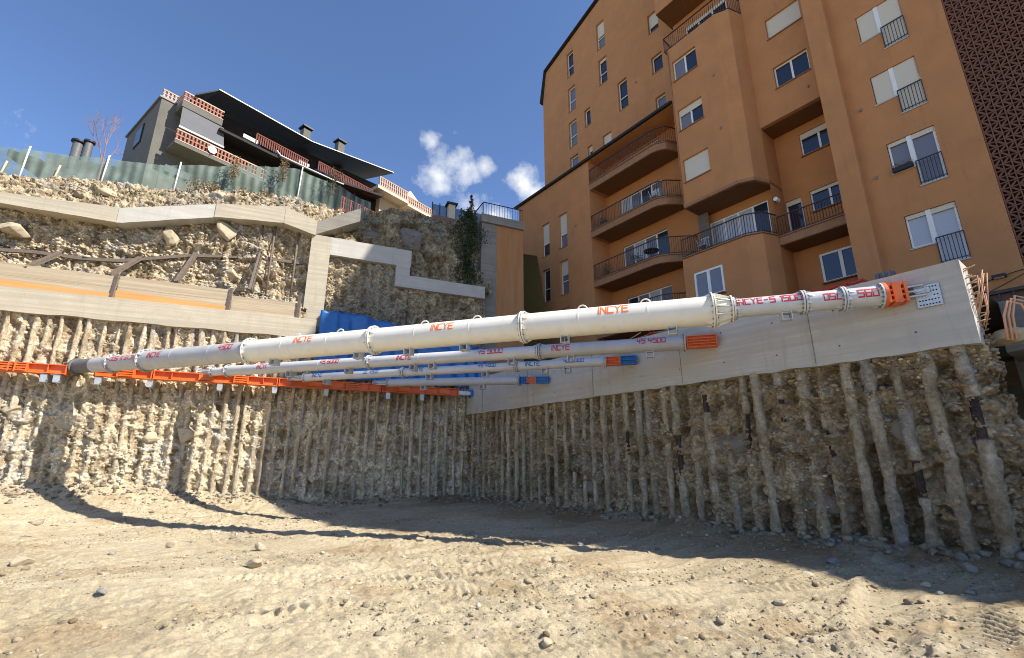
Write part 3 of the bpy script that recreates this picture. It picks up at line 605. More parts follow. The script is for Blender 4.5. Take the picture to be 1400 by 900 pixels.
m = MB(); rough_beam(m, B, (h_[0]-.2, g_[0]), -.905, -1.5, lambda s: g_[1], lambda s: f_[1], .2, .008, 33); m.build('lower_beam', M_CONC, fr_, smooth='auto')
def profF(s, v): return -1.12+0*s-.05*v, 6.2+v*(np.where(s > g_[0], b_[1]+.1, f_[1]+.1)-6.2)
fw = thing('earth_wall', B.P(4, -1.1, 6.3), 'rough earth face half in sun framed by the stepped concrete frame', 'earth wall')
sheet('soil_face', fpath(B), h_[0]-.3, b_[0]+.2, .04, profF, 130, .14, .42, 390, parent=fw, post=scallop([.4+.45*i for i in range(18)], .12, .12), tint=(.95, .92, .85), frag=2500, fmax=.05)
# small beam end above the frame
t = thing('beam_stub', B.P(7, -1, 12.2), 'short grey beam end rising above the concrete frame corner', 'beam')
q0, q1, q2, q3 = (B.hit(433, 303, -1.0), B.hit(494, 285, -1.0), B.hit(433, 321, -1.0), B.hit(494, 303, -1.0))
m = MB(); rough_beam(m, B, (q1[0], q0[0]), -1.0, -1.9, lambda s: lerp(q1[1], q0[1], (s-q1[0])/(q0[0]-q1[0])), lambda s: lerp(q3[1], q2[1], (s-q1[0])/(q0[0]-q1[0])), .2, .01, 37); m.build('beam_body', M_CONCG, t, smooth='auto')
# rough masonry and rock above the frame
rk_top = sorted([B.hit(x, y, -3.3) for x, y in ((430, 300), (470, 296), (500, 297), (530, 290), (560, 291), (590, 298), (612, 305), (640, 303), (668, 300))])
def prof3(s, v):
    zb = np.where(s > g_[0]+.3, a[1]-.25, g_[1]-.2); zt = piece(s, rk_top); O = np.interp(v, [0, .15, .55, .9, 1], [-1.4, -1.75, -2.2, -3.1, -4.2]); return O, zb+(zt-zb)*np.interp(v, [0, .9, 1], [0, 1, 1.02])
rk = thing('masonry_wall', B.P(3, -1.8, 10), 'old grey rubble masonry wall in shade above the concrete frame', 'wall')
sheet('stone_face', fpath(B), -1.6, 7.9, .035, prof3, 150, .26, .95, 412, material=M_STONE, parent=rk, tint=(.74, .71, .62), strata=1.0)
for k, (px, py, w_, h2, rot) in enumerate([(560, 325, 44, 34, .1), (512, 322, 34, 22, .4)]):
    boulder_px(B, px, py, w_, h2, -1.95, 720+k, M_ROCKG, rk, rot, ro=.25)
# stained retaining wall with parapet and railing
sw = thing('retaining_wall', B.P(-2.3, -1.8, 6), 'tall concrete retaining wall streaked with orange rust beside the apartment block', 'wall')
sL = B.hit(657, 400, -1.7)[0]; sM = B.hit(678, 400, -1.7)[0]; sR_ = B.hit(716, 400, -1.7)[0]; zT = B.hit(690, 300, -1.7)[1]
m = MB(); m.box(B, sM, sL, -3.2, -1.7, 5.5, zT-.5); m.build('grey_panel', M_CONCG, sw)
m = MB(); m.box(B, sR_, sM-.004, -3.2, -1.72, 5.5, zT-.5); m.build('stained_panel', M_STAIN, sw)
m = MB(); m.box(B, sR_, sL+.05, -3.3, -1.55, zT-.496, zT); m.build('coping', M_CONCG, sw)
def railing(mb, pts, h=1.0, gap=.13, r=.011, top=.025, mid=False, mi=0):
    """posts and bars along a polyline of 3-d points"""
    for a, b in zip(pts[:-1], pts[1:]):
        a, b = Vector(a), Vector(b); n = max(1, int((b-a).length/gap)); up = Vector((0, 0, h))
        mb.bar(a+up, b+up, top*2, top*1.4, mi); mb.bar(a+Vector((0, 0, .09)), b+Vector((0, 0, .09)), top*1.1, top*1.1, mi)
        for i in range(n+1):
            p = a.lerp(b, i/n); mb.bar(p, p+up*.99, r*2 if i % 8 else r*3.2, r*2 if i % 8 else r*3.2, mi)
    return mb
m = MB(); railing(m, [B.P(sL-.05, -3.0, zT), B.P(sL-.1, -1.75, zT), B.P(sR_, -1.75, zT)], .85, .16); tag(m.build('railing', M_RAILB), 'thin metal railing on the coping of the rust streaked retaining wall', 'railing', None, 'thing')
# tarpaulin over the ledge
ns, nv = 90, 40; S = np.linspace(6.95, -.6, ns)[:, None]*np.ones((1, nv)); v = np.ones((ns, 1))*np.linspace(0, 1, nv)[None, :]
topz = np.interp(S, [-.6, 1.5, 4.2, 5.2, 6.3, 6.95], [6.9, 7.1, 7.75, 7.88, 7.95, 7.93]); Zt = np.where(v < .25, topz-.02*v+.05*np.sin(S*2), topz-(v-.25)/.75*(topz-4.95)); Ot = np.where(v < .25, -.98+(v/.25)*1.1, .12+.10*np.abs(np.sin(S*2.1+2*v))+.12*v)
wr = .05*np.sin(S*9+3*v+2*np.sin(S*2))*(.4+v)+.05*fbm(S*1.5, v*3, seed=3, oct=4)
V = np.stack([B.O[0]+S*B.e[0]+(Ot+wr)*B.n[0], B.O[1]+S*B.e[1]+(Ot+wr)*B.n[1], Zt+.5*wr], -1).reshape(-1, 3)
o_ = npmesh('tarpaulin', V, gridfaces(ns, nv), M_TARP); mod = o_.modifiers.new('thick', 'SOLIDIFY'); mod.thickness = .006
tag(o_, 'wrinkled blue tarpaulin draped over the ledge behind the props', 'tarpaulin', None, 'thing')

# ------------------------------------------------------------ terrace fence
fence = thing('mesh_fence', B.P(14, -3, 13), 'green wire fence hung with pale green shade net along the terrace edge', 'fence')
ft = sorted([B.hit(x, y, -3) for x, y in ((-8, 199), (105, 212), (230, 226), (330, 226), (385, 228), (412, 232), (445, 246), (480, 262), (520, 285))]+[(28, 13.9)])
def zft(s): return piece(s, ft)
def net(s0, s1, n):
    S = np.linspace(s0, s1, n)[:, None]*np.ones((1, 12)); v = np.ones((n, 1))*np.linspace(0, 1, 12)[None, :]; zb, zt = zfb(S)-.05, zft(S)
    sag = .05*np.abs(np.sin(S*1.35))*v+.02*vnoise(S*5, v*2, seed=4); Z = zb+(zt-zb)*v-sag; O = -3+.06*fbm(S*1.2, v*2, seed=2)+.05*np.sin(S*3)*v
    return np.stack([B.O[0]+S*B.e[0]+O*B.n[0], B.O[1]+S*B.e[1]+O*B.n[1], Z], -1).reshape(-1, 3), gridfaces(n, 12)
V, F = net(5.0, 27, 220); npmesh('shade_net', V, F, M_NET, fence)
for px in (38, 150, 245, 413):
    s, zt_ = B.hit(px, 210 if px < 200 else 232, -2.93); m = MB(); z0 = float(zfb(s)); m.tube([B.P(s+.05, -2.93, z0-.2), B.P(s-.02, -2.93, float(zft(s))+.12)], .032, 8); m.build('white_post', M_WFRAME, fence, smooth=True)
for px in (5, 80):
    s, _ = B.hit(px, 230, -2.9); m = MB(); z0 = float(zfb(s)); m.tube([B.P(s+.1, -2.9, z0-.2), B.P(s-.04, -2.9, z0+.85)], .035, 7); m.build('timber_stake', M_WOODP, fence, smooth=True)
for px in (215, 312, 360, 448, 487):
    s, _ = B.hit(px, 245, -3.05); m = MB(); m.tube([B.P(s, -3.06, float(zfb(s))-.2), B.P(s, -3.06, float(zft(s))+.05)], .022, 7); m.build('green_post', M_RAILB, fence, smooth=True)

# ------------------------------------------------------------ waler and props
def brace_z(s, z): return z
wal = thing('waler', B.P(8, .4, 4.65), 'long orange steel waler bolted across the sunlit pile wall', 'waler')
def wz(s): return 4.64
m = MB()
for (a, b) in ((.78, 4.2), (4.24, 8.2), (8.24, 12.3), (12.34, 14.0), (14.75, 18.6), (18.64, 23)):
    m.box(B, a, b, .30, .62, 4.49, 4.52); m.box(B, a, b, .30, .62, 4.78, 4.81); m.box(B, a+.003, b-.003, .42, .50, 4.52, 4.78)
    m.box(B, a, a+.03, .30, .64, 4.47, 4.83); m.box(B, b-.03, b, .30, .64, 4.47, 4.83)
    s = a+.5
    while s < b-.3: m.box(B, s, s+.015, .50, .61, 4.521, 4.779); s += 1.0
m.build('beam_body', M_ORANGE, wal)
for s0 in (16.1, 15.8, 12.9, 9.3, 5.2):
    m = MB()
    for j in range(3): m.box(B, s0+.0, s0+.42, .62, .66, 4.53+j*.085, 4.575+j*.085)
    m.box(B, s0-.04, s0, .5, .67, 4.50, 4.80); m.box(B, s0+.42, s0+.46, .5, .67, 4.50, 4.80); m.build('clamp_plate', M_ORANGE, wal)
for px in (61, 79, 136, 207, 303, 378, 448, 532, 578):
    s, _ = B.hit(px, 515, .5); m = MB(); m.box(B, s-.09, s+.09, .02, .58, 4.26, 4.47); m.box(B, s-.075, s+.075, .02, .60, 4.20, 4.262); m.bar(B.P(s, .04, 4.02), B.P(s, .5, 4.24), .03, .05); m.build('support_bracket', M_GALV, wal)
m = MB(); m.tube([B.P(.78, .46, 4.64), B.P(.15, .46, 4.64)], .085, 16); m.box(B, .2, .8, .33, .36, 4.55, 4.72); m.box(B, .2, .8, .56, .59, 4.55, 4.72); m.build('end_jack', M_GALV, wal, smooth='auto')
m = MB(); m.box(B, -.2, .17, .32, .60, 4.52, 4.76); m.box(B, .13, .19, .28, .64, 4.48, 4.80); m.build('blue_end', M_BLUE, wal)
for s in (1.2, 3.0, 6.6, 10.4): m = MB(); m.box(B, s, s+.5, .60, .64, 4.55, 4.75); m.build('web_plate', M_ORANGE, wal)

GL = {'I': [[(.1, 0), (.1, 1)]], 'N': [[(0, 0), (0, 1), (.8, 0), (.8, 1)]], 'C': [[(.8, 1), (0, 1), (0, 0), (.8, 0)]], 'Y': [[(0, 1), (.4, .52), (.8, 1)], [(.4, .52), (.4, 0)]],
      'E': [[(.8, 1), (0, 1), (0, 0), (.8, 0)], [(0, .5), (.7, .5)]], '4': [[(.1, 1), (0, .42), (.8, .42)], [(.6, .8), (.6, 0)]], '5': [[(.8, 1), (0, 1), (0, .52), (.8, .52), (.8, 0), (0, 0)]], '0': [[(0, 0), (0, 1), (.8, 1), (.8, 0), (0, 0)]],
      'Z': [[(0, 1), (.8, 1), (0, 0), (.8, 0)]], 'L': [[(0, 1), (0, 0), (.8, 0)]], '3': [[(0, 1), (.8, 1), (.8, 0), (0, 0)], [(.2, .5), (.8, .5)]], '1': [[(.1, .85), (.3, 1), (.3, 0)]], '6': [[(.8, 1), (0, 1), (0, 0), (.8, 0), (.8, .5), (0, .5)]],
      '7': [[(0, 1), (.8, 1), (.5, 0)]], '-': [[(.15, .5), (.65, .5)]]}
GL['S'] = GL['5']; GL['O'] = GL['0']
def lettering(mb, text, c0, ax, rfn, t0, h, phi0, mi, flip=False, slant=.0):
    """stroke letters wrapped round a tube; t0 = start along the axis, phi0 = angle of the line's middle"""
    side, up = FR_SIDE(ax); x = 0; wd = .2
    adv = {' ': .6, 'I': .42, '1': .6}
    total = sum(adv.get(ch, 1.08) for ch in text)*h*.72
    for ch in text:
        for st in GL.get(ch, []):
            for (p, q) in zip(st[:-1], st[1:]):
                p, q = Vector(p), Vector(q); d = (q-p).normalized(); nn = Vector((-d.y, d.x))*wd/2; p2, q2 = p-d*wd/2, q+d*wd/2; n = max(1, int((q2-p2).length/.22)); prev = None
                for i in range(n+1):
                    m_ = p2.lerp(q2, i/n); row = []
                    for e in (m_-nn, m_+nn):
                        U = (x+e.x*1.0+slant*e.y)*h*.72; Vv = (e.y-.5)*h
                        if flip: U = total-U; Vv = -Vv
                        t = t0+U; r = rfn(t)+.004; a = phi0+Vv/r; row.append(c0+ax*t+(side*math.cos(a)+up*math.sin(a))*r)
                    if prev: b = len(mb.v); mb.v += [tuple(prev[0]), tuple(row[0]), tuple(row[1]), tuple(prev[1])]; mb.f.append((b, b+1, b+2, b+3)); mb.mi.append(mi)
                    prev = row
        x += adv.get(ch, 1.08)
    return total
def FR_SIDE(ax):
    up = Vector((0, 0, 1)); side = ax.cross(up).normalized()
    if side.y > 0: side = -side      # towards the open pit
    return side, (side.cross(ax).normalized() if side.cross(ax).z > 0 else ax.cross(side).normalized())
def k_of_px(A, Bp, px):       # where along A-B a sighting at column px falls
    c, s = math.cos(math.radians(PITCH)), math.sin(math.radians(PITCH)); q = (px-700)/FPX
    fA = A.x-q*(A.y*c+(A.z-CAM_Z)*s); fB = Bp.x-q*(Bp.y*c+(Bp.z-CAM_Z)*s); return fA/(fA-fB)
def strut(label, L3, R3, secs, heads, loc_name='tubular_prop', lug_px=(), eye_px=(), eye_mat=None):
    A, Bp = Vector(L3), Vector(R3); ax = (Bp-A).normalized(); ln = (Bp-A).length; side, up = FR_SIDE(ax)
    T = lambda px: k_of_px(A, Bp, px)*ln
    root = thing(loc_name, tuple(A), label, 'prop', 'tubular steel props bracing the corner')
    for (p0, p1, r0, r1, m_, texts, fl) in secs:
        t0, t1 = T(p0), T(p1); mb = MB(); rf = lambda t, t0=t0, t1=t1, r0=r0, r1=r1: r0+(r1-r0)*(t-t0)/(t1-t0)
        n = 3; mb.tube([A+ax*(t0+(t1-t0)*i/n) for i in range(n+1)], [rf(t0+(t1-t0)*i/n) for i in range(n+1)], 40)
        # weld seams
        mats = [m_]
        for (tx, px, h, col, phi, flip) in texts:
            if col not in mats: mats.append(col)
            lettering(mb, tx, A, ax, rf, T(px), h, phi, mats.index(col), flip)
        mb.build('tube_section', mats, root, smooth='auto')
        if r0 == r1 and t1-t0 > 2.5:
            for q in (.32, .68):
                tt = t0+(t1-t0)*q; mb = MB(); mb.tube([A+ax*(tt-.012), A+ax*(tt+.012)], r0+.006, 40); mb.build('weld_seam', m_, root, smooth='auto')
        for (tt, rr, sg) in ((t0, r0, 1), (t1, r1, -1)):
            if (sg == 1 and 'a' in fl) or (sg == -1 and 'b' in fl):
                mb = MB(); R_ = rr*1.17+.02; mb.tube([A+ax*(tt+sg*.002), A+ax*(tt+sg*.032)], R_, 40)
                for q in range(16):
                    a = 2*math.pi*q/16; d = side*math.cos(a)+up*math.sin(a); p = A+ax*tt+d*(rr+(R_-rr)*.55)
                    mb.tube([p+ax*sg*.03, p+ax*sg*.06], .016, 6, 1)
                for q in range(8):
                    a = 2*math.pi*(q+.5)/8; d = side*math.cos(a)+up*math.sin(a); p0_ = A+ax*(tt+sg*.03)
                    e = ax.cross(d).normalized()*.006; mb.add([p0_+d*(rr-.004)-e, p0_+d*(R_-.01)-e, p0_+ax*sg*.16+d*(rr-.004)-e, p0_+d*(rr-.004)+e, p0_+d*(R_-.01)+e, p0_+ax*sg*.16+d*(rr-.004)+e], [(0, 1, 2), (5, 4, 3), (0, 3, 4, 1), (1, 4, 5, 2), (2, 5, 3, 0)])
                mb.build('flange', [m_, M_BOLT], root, smooth='auto')
    rad_at = lambda px: next((r0+(r1-r0)*(px-p0)/(p1-p0) for (p0, p1, r0, r1, *_r) in secs if p0 <= px <= p1), .2)
    for px in lug_px:
        t = T(px); r = rad_at(px); c = A+ax*t-up*(r+.07); mb = MB()
        for sgn in (-1, 1): mb.bar(c+ax*sgn*.09-side*.12, c+ax*sgn*.09+side*.12, .014, .19, up=up)
        mb.bar(c-up*.08-side*.10, c-up*.08+side*.10, .16, .012, up=up); mb.bar(c+up*.07-side*.10, c+up*.07+side*.10, .16, .012, up=up); mb.build('support_lug', M_PALEP, root)
    for px in eye_px:
        t = T(px); r = rad_at(px); mb = MB(); mb.tube([A+ax*t+ax*(.11*math.cos(q))+up*(r-.01+.10*math.sin(q)) for q in [math.pi*j/10 for j in range(11)]], .018, 8); mb.build('lifting_eye', eye_mat or M_WHITE, root, smooth=True)
    for h in heads: h(root, A, ax, side, up, T)
    return root
def head_block(px0, px1, wd, mat_, plates=4, name='swivel_head'):
    def f(root, A, ax, side, up, T):
        t0, t1 = T(px0), T(px1); mb = MB()
        for i in range(plates):
            z = (i/(plates-1)-.5)*wd; mb.bar(A+ax*t0+up*z, A+ax*t1+up*z, wd*.95, .022, up=up)
        for sg in (-1, 1): mb.bar(A+ax*(t0+.02*0)+side*sg*wd*.22-ax*0, A+ax*t1+side*sg*wd*.22, .025, wd*.94, up=up)
        for q in (.25, .5, .75): mb.bar(A+ax*lerp(t0, t1, q)-up*wd*.5-ax*.01, A+ax*lerp(t0, t1, q)+up*wd*.5-ax*.01, wd*.8, .02, up=ax)
        for q in (.0, 1.): mb.bar(A+ax*lerp(t0, t1, q)-up*wd*.56, A+ax*lerp(t0, t1, q)+up*wd*.56, wd*1.05, .03, up=ax)
        mb.build(name, mat_, root)
    return f
def taper_head(px0, px1, r0, r1, mat_):
    def f(root, A, ax, side, up, T):
        mb = MB(); mb.tube([A+ax*T(px0), A+ax*T(px1)], [r0, r1], 24); mb.tube([A+ax*(T(px0)-.05), A+ax*(T(px0)+.03)], r0*1.25, 24); mb.build('end_cone', mat_, root, smooth='auto')
        mb = MB()
        for z in (-.12, 0, .12): mb.bar(A+ax*(T(px0)-.55)+up*z, A+ax*T(px0)+up*z, .26, .03, up=up)
        mb.bar(A+ax*(T(px0)-.55)-up*.17, A+ax*(T(px0)-.55)+up*.17, .3, .04, up=ax); mb.build('swivel_head', mat_, root)
    return f
def jack(px0, px1, r, ml=M_GALV):
    def f(root, A, ax, side, up, T):
        mb = MB(); t0, t1 = T(px0), T(px1); mb.tube([A+ax*t0, A+ax*t1], r*.45, 20)
        for q in range(4):
            a = math.pi/4+q*math.pi/2; d = side*math.cos(a)+up*math.sin(a); mb.tube([A+ax*t0+d*r*.8, A+ax*t1+d*r*.8], .025, 8)
        mb.tube([A+ax*(t0-.02), A+ax*(t0+.02)], r*1.15, 24); mb.tube([A+ax*(t1-.02), A+ax*(t1+.02)], r*1.15, 24); mb.build('screw_jack', ml, root, smooth='auto')
    return f
# the big cream prop
PH = .22
P1L = B.P(14.48, .5, 4.80); P1R = R.P(16.70, .32, 4.86)
S1 = [(130, 155, .25, .265, M_GREYP, [], 'b'), (156, 197, .265, .265, M_GREYP, [('INCYE S 1500', 160, .15, M_RED, .35, True)], 'ab'), (200, 342, .31, .31, M_GREYP, [('INCYE', 213, .17, M_RED, .3, False), ('4500', 309, .17, M_RED, .45, False)], 'ab'),
      (343, 512, .328, .328, M_WHITE, [('INCYE', 411, .19, M_LORANGE, .45, False)], 'ab'), (512.6, 716, .328, .328, M_WHITE, [('INCYE', 596, .19, M_LORANGE, .40, False)], 'ab'), (717, 975, .328, .328, M_WHITE, [('INCYE', 820, .21, M_LORANGE, .52, False)], 'ab'),
      (976, 1001, .30, .24, M_WHITE, [], 'ab'), (1002, 1097, .205, .205, M_PALEP, [('INCYE-S 1500', 1006, .155, M_RED, .42, False)], 'ab'), (1098, 1151, .205, .205, M_PALEP, [('750', 1121, .14, M_RED, .10, True)], 'ab'), (1152, 1204, .205, .205, M_PALEP, [('560', 1169, .16, M_RED, .15, False)], 'ab')]
def cone_ribs(root, A, ax, side, up, T):
    t0, t1 = T(976), T(1001); mb = MB()
    for q in range(12):
        a = 2*math.pi*q/12; d = side*math.cos(a)+up*math.sin(a); e = ax.cross(d).normalized()*.008
        P = [A+ax*(t0+.03)+d*.29, A+ax*(t0+.03)+d*.385, A+ax*(t1-.03)+d*.275, A+ax*(t1-.03)+d*.23]; mb.quad8([p-e for p in P], [p+e for p in P])
    mb.build('stiffening_ribs', M_WHITE, root)
def p1_head(root, A, ax, side, up, T):
    mb = MB(); mb.tube([A+ax*T(1204.5), A+ax*T(1209)], .26, 32)
    t0, t1 = T(1209), T(1236)
    for z in (-.16, -.05, .06, .17): mb.bar(A+ax*t0+up*z, A+ax*t1+up*z, .30, .04, up=up)
    mb.bar(A+ax*lerp(t0, t1, .5)-up*.21, A+ax*lerp(t0, t1, .5)+up*.21, .34, .14, up=ax); mb.bar(A+ax*(t1-.02)-up*.2, A+ax*(t1-.02)+up*.2, .34, .05, up=ax); mb.bar(A+ax*(t0+.02)-up*.2, A+ax*(t0+.02)+up*.2, .34, .05, up=ax)
    mb.build('swivel_head', M_ORANGE, root)
    mb = MB()
    for z in (-.10, .0, .10): mb.bar(A+ax*T(1236)+up*z, Vector(R.P(17.02, .23, 4.86+z)), .16, .03, up=up)
    mb.tube([A+ax*T(1238)+side*.0, Vector(R.P(17.0, .28, 4.86))], .03, 10); mb.build('anchor_arm', M_GALV, root)
strut('very large cream white tubular prop, thickest and uppermost of the corner props', P1L, P1R, S1, [taper_head(106, 130, .23, .25, M_DGREY), cone_ribs, p1_head], lug_px=(378, 492, 560, 636, 772, 917, 1072), eye_px=(405, 464, 580, 652, 797, 884))
# anchor plate with holes
pl = thing('anchor_plate', R.P(17.0, .22, 4.85), 'galvanised anchor plate with bolt holes at the end of the cream prop', 'plate')
zc = R.hit(1270, 403, .23)[1]; s0_ = R.hit(1251, 403, .23)[0]; s1_ = R.hit(1287, 402, .23)[0]; z0_ = R.hit(1287, 416, .23)[1]; z1_ = R.hit(1284, 386, .23)[1]
holes = []
for i in range(7):
    for j in range(5):
        if j == 2 and i < 5: continue
        cx, cz = lerp(s0_+.05, s1_-.05, i/6), lerp(z0_+.045, z1_-.045, j/4); holes.append([(cx+.016*math.cos(q), cz+.016*math.sin(q)) for q in [k*math.pi/4 for k in range(8)]])
m = MB(); m.wall(R, .24, [(s0_, z0_), (s1_, z0_), (s1_, z1_), (s0_, z1_)], holes, depth=.02, back=.02); m.build('plate_body', M_GALV, pl)
m = MB(); m.box(R, s0_, s1_, .212, .219, z0_, z1_); m.build('backing', M_BLACK, pl)
m = MB(); m.box(R, s0_+.02, s1_-.14, .241, .29, 4.80, 4.90); m.box(R, s0_+.0, s1_-.2, .241, .33, 4.83, 4.87); m.build('anchor_lug', M_GALV, pl)
# second prop, red lettering
P2L = B.P(10.78, .5, 4.86); P2R = R.P(12.64, .24, 4.72)
S2 = [(291, 311, .15, .15, M_PALEP, [], 'ab'), (312, 505, .186, .186, M_PALEP, [('INCYE', 356, .15, M_RED, .3, False), ('4S 6000', 442, .15, M_RED, .45, False)], 'ab'), (506, 737, .186, .186, M_PALEP, [('INCYE', 546, .16, M_RED, .3, False), ('4S 5000', 656, .16, M_RED, .45, False)], 'ab'),
      (738, 937, .20, .20, M_GREYP, [('INCYE', 756, .16, M_RED, .25, False), ('4S 4500', 872, .15, M_RED, .45, False)], 'ab')]
strut('pale grey tubular prop with red lettering, second from the top', P2L, P2R, S2, [jack(273, 291, .15), head_block(939, 979, .30, M_ORANGE, 5)], lug_px=(398, 478, 566, 592, 700, 781, 888), eye_px=(), eye_mat=M_RED)
# third prop, blue lettering
P3L = B.P(7.86, .5, 4.82); P3R = R.P(10.03, .24, 4.64)
S3 = [(417, 551, .145, .145, M_PALEP, [('INCYE', 430, .14, M_LBLUE, .35, False), ('ZL 4500', 500, .13, M_LBLUE, .5, False)], 'ab'), (552, 706, .145, .145, M_PALEP, [('INCYE', 566, .14, M_LBLUE, .4, False), ('4S 4500', 656, .13, M_LBLUE, .55, False)], 'ab'),
      (707, 829, .145, .145, M_PALEP, [('INCYE', 720, .15, M_LBLUE, .3, False), ('4E 3000', 772, .13, M_LBLUE, .5, False)], 'ab')]
strut('slender pale prop with blue lettering and a blue and orange head', P3L, P3R, S3, [jack(396, 416, .12), head_block(830, 848, .24, M_ORANGE, 4), head_block(849, 870, .24, M_BLUE, 3, 'bearing_block')], lug_px=(448, 588, 664, 745, 776))
# fourth prop
P4L = B.P(4.45, .5, 4.86); P4R = R.P(5.93, .24, 4.56)
S4 = [(531, 711, .165, .165, M_GREYP, [], 'ab')]
strut('short dull grey prop nearest the corner, lowest of the four', P4L, P4R, S4, [jack(512, 531, .12), head_block(712, 721, .24, M_BLUE, 3, 'blue_flange_block'), head_block(722, 733, .2, M_ORANGE, 4), head_block(734, 750, .22, M_BLUE, 3, 'bearing_block')], lug_px=(580, 660))
for k, (pa, pb, lb) in enumerate(((822, 880, 'thin rusty bent rod lying on the beam top behind the cream prop, left one'), (872, 930, 'thin rusty bent rod lying on the beam top behind the cream prop, right one'))):
    sa = R.hit(pa, 445, -.1)[0]; sb = R.hit(pb, 440, -.1)[0]; m = MB(); m.tube([R.P(sa, .1, 5.34), R.P(lerp(sa, sb, .4), -.05, 5.45), R.P(lerp(sa, sb, .7), .02, 5.40), R.P(sb, .08, 5.52)], .016, 6); tag(m.build('bent_rod', M_REBAR, smooth=True), lb, 'rod', 'rods lying on the capping beam', 'thing')
for k, (px, lb) in enumerate(((888, 'small red steel wedge on the beam top behind the cone of the prop'), (1084, 'red sling bunched on the beam behind the long grey section'), (1128, 'long red sling lying on the beam top behind the section marked in red'), (1172, 'short red sling lying on the beam top nearest the orange head'))):
    s = R.hit(px, 400, -.05)[0]; m = MB(); ln = (.12, .2, .5, .25)[k]
    m.tube([R.P(s-ln, .02, 5.35), R.P(s-ln*.5, .0, 5.47), R.P(s, .08, 5.40), R.P(s+ln*.6, -.04, 5.46), R.P(s+ln, .05, 5.35)], .035, 8); tag(m.build('lifting_sling', mat('red_sling', (.45, .03, .03), (.55, .05, .04), .7, 6), smooth=True), lb, 'sling', 'red slings on the capping beam', 'thing')
# small hydraulic box standing on top of the right beam, scraps beyond it
m = MB(); s, z = R.hit(1211, 378, -.1); m.box(R, s-.16, s+.16, -.2, .02, 5.325, 5.50); 
for q in (-.1, 0, .1): m.box(R, s+q-.02, s+q+.02, .02, .05, 5.33, 5.48)
tag(m.build('junction_box', M_DGREY), 'small dark box lying on top of the grey capping beam', 'box', None, 'thing')

# ------------------------------------------------------------ apartment block
ap = thing('apartment_block', R.P(6, -8.4, 5.16), 'tall ochre apartment block with curved corner balconies above the concrete capping beam', 'building')
A0 = -8.4
def rect(s0, s1, z0, z1): return [(s0, z0), (s1, z0), (s1, z1), (s0, z1)]
def window(fr, o, s0, s1, z0, z1, panes=2, blind=0., gl=None, fw=.06, sill=True, parent=None, frame=None, rnd=0):
    """framed window whose face sits at depth o; each window is a part, its panes, blind and sill sub-parts"""
    frame = frame or M_WFRAME; parent = parent or ap; gl = gl or M_GLASS
    zt = z1-blind*(z1-z0); m = MB()
    m.box(fr, s0, s0+fw, o, o+.06, z0, z1); m.box(fr, s1-fw, s1, o, o+.06, z0, z1); m.box(fr, s0+fw, s1-fw, o, o+.06, z0, z0+fw); m.box(fr, s0+fw, s1-fw, o, o+.06, z1-fw, z1)
    for i in range(1, panes):
        c = lerp(s0, s1, i/panes); m.box(fr, c-fw*.75, c+fw*.75, o+.001, o+.065, z0+fw, z1-fw)
    wd = m.build('window', frame, parent)
    for i in range(panes):
        a, b = lerp(s0, s1, i/panes)+fw*.7, lerp(s0, s1, (i+1)/panes)-fw*.7
        g_ = gl[i % len(gl)] if isinstance(gl, (list, tuple)) else gl
        m = MB(); m.box(fr, a, b, o+.01, o+.022, z0+fw*.8, z1-fw*.8); q = m.build('pane', g_, None); q.parent = wd
        for v_ in q.data.vertices: v_.co -= Vector(parent.location)
    if blind > .05:
        m = MB(); m.box(fr, s0+.02, s1-.02, o+.061, o+.085, zt, z1-.005); m.box(fr, s0+.02, s1-.02, o+.06, o+.095, zt-.03, zt+.01); q = m.build('roller_blind', M_BLIND, None); q.parent = wd
        for v_ in q.data.vertices: v_.co -= Vector(parent.location)
    if sill:
        m = MB(); m.box(fr, s0-.03, s1+.03, o, o+.27, z0-.05, z0-.004); q = m.build('sill', M_SILL, None); q.parent = wd
        for v_ in q.data.vertices: v_.co -= Vector(parent.location)
    return wd
ZB = 5.1
# low wing
WG = [(-4.36, -3.54, 15.5, 18.0, .62), (-2.55, -1.74, 15.5, 18.0, .60), (-4.34, -3.58, 12.12, 14.48, .0), (-2.56, -1.76, 12.15, 14.53, .42), (-4.36, -3.58, 8.9, 11.1, .3), (-2.56, -1.74, 8.9, 11.2, .5)]
m = MB(); m.wall(R, A0, [(-7.08, ZB), (.42, ZB), (.42, 20.72), (-7.08, 20.72)], [rect(a, b, c, d) for a, b, c, d, _ in WG], .24)
m.box(R, -7.08, -6.9, A0-8, A0-.002, ZB, 20.7)
m.add([R.P(.42, A0, ZB), R.P(.42, A0-2.6, ZB), R.P(.42, A0-2.6, 20.72), R.P(.42, A0, 20.72)], [(0, 1, 2, 3)]); m.build('wing_wall', M_STUCCO, ap, fix=False)
for i, (a, b, c, d, bl) in enumerate(WG):
    wn = window(R, A0-.24, a, b, c, d, 1, bl, M_GLASSC if i % 2 else M_GLASS)
    m = MB(); m.box(R, a+.05, b-.05, A0-.17, A0-.13, c+(d-c)*.38, c+(d-c)*.38+.05); q = m.build('transom', M_WFRAME, None); q.parent = wn
    for v_ in q.data.vertices: v_.co -= Vector(ap.location)
m = MB(); m.box(R, -7.45, 6.9, A0-.25, A0+.10, 20.78, 20.90); m.box(R, -7.45, 6.9, A0+.06, A0+.20, 20.70, 20.86); m.build('eaves', M_ROOF, ap)
m = MB(); m.box(R, .42, 6.9, A0-1.62, A0-.02, 20.70, 20.77); m.build('top_balcony_ceiling', M_STUCCO2, ap)
m = MB(); m.add([R.P(-7.4, A0+.1, 20.903), R.P(6.9, A0+.1, 20.903), R.P(6.9, A0-2.5, 22.2), R.P(-7.4, A0-2.5, 22.2)], [(0, 1, 2, 3)]); m.build('wing_roof', M_ROOF, ap, fix=False)
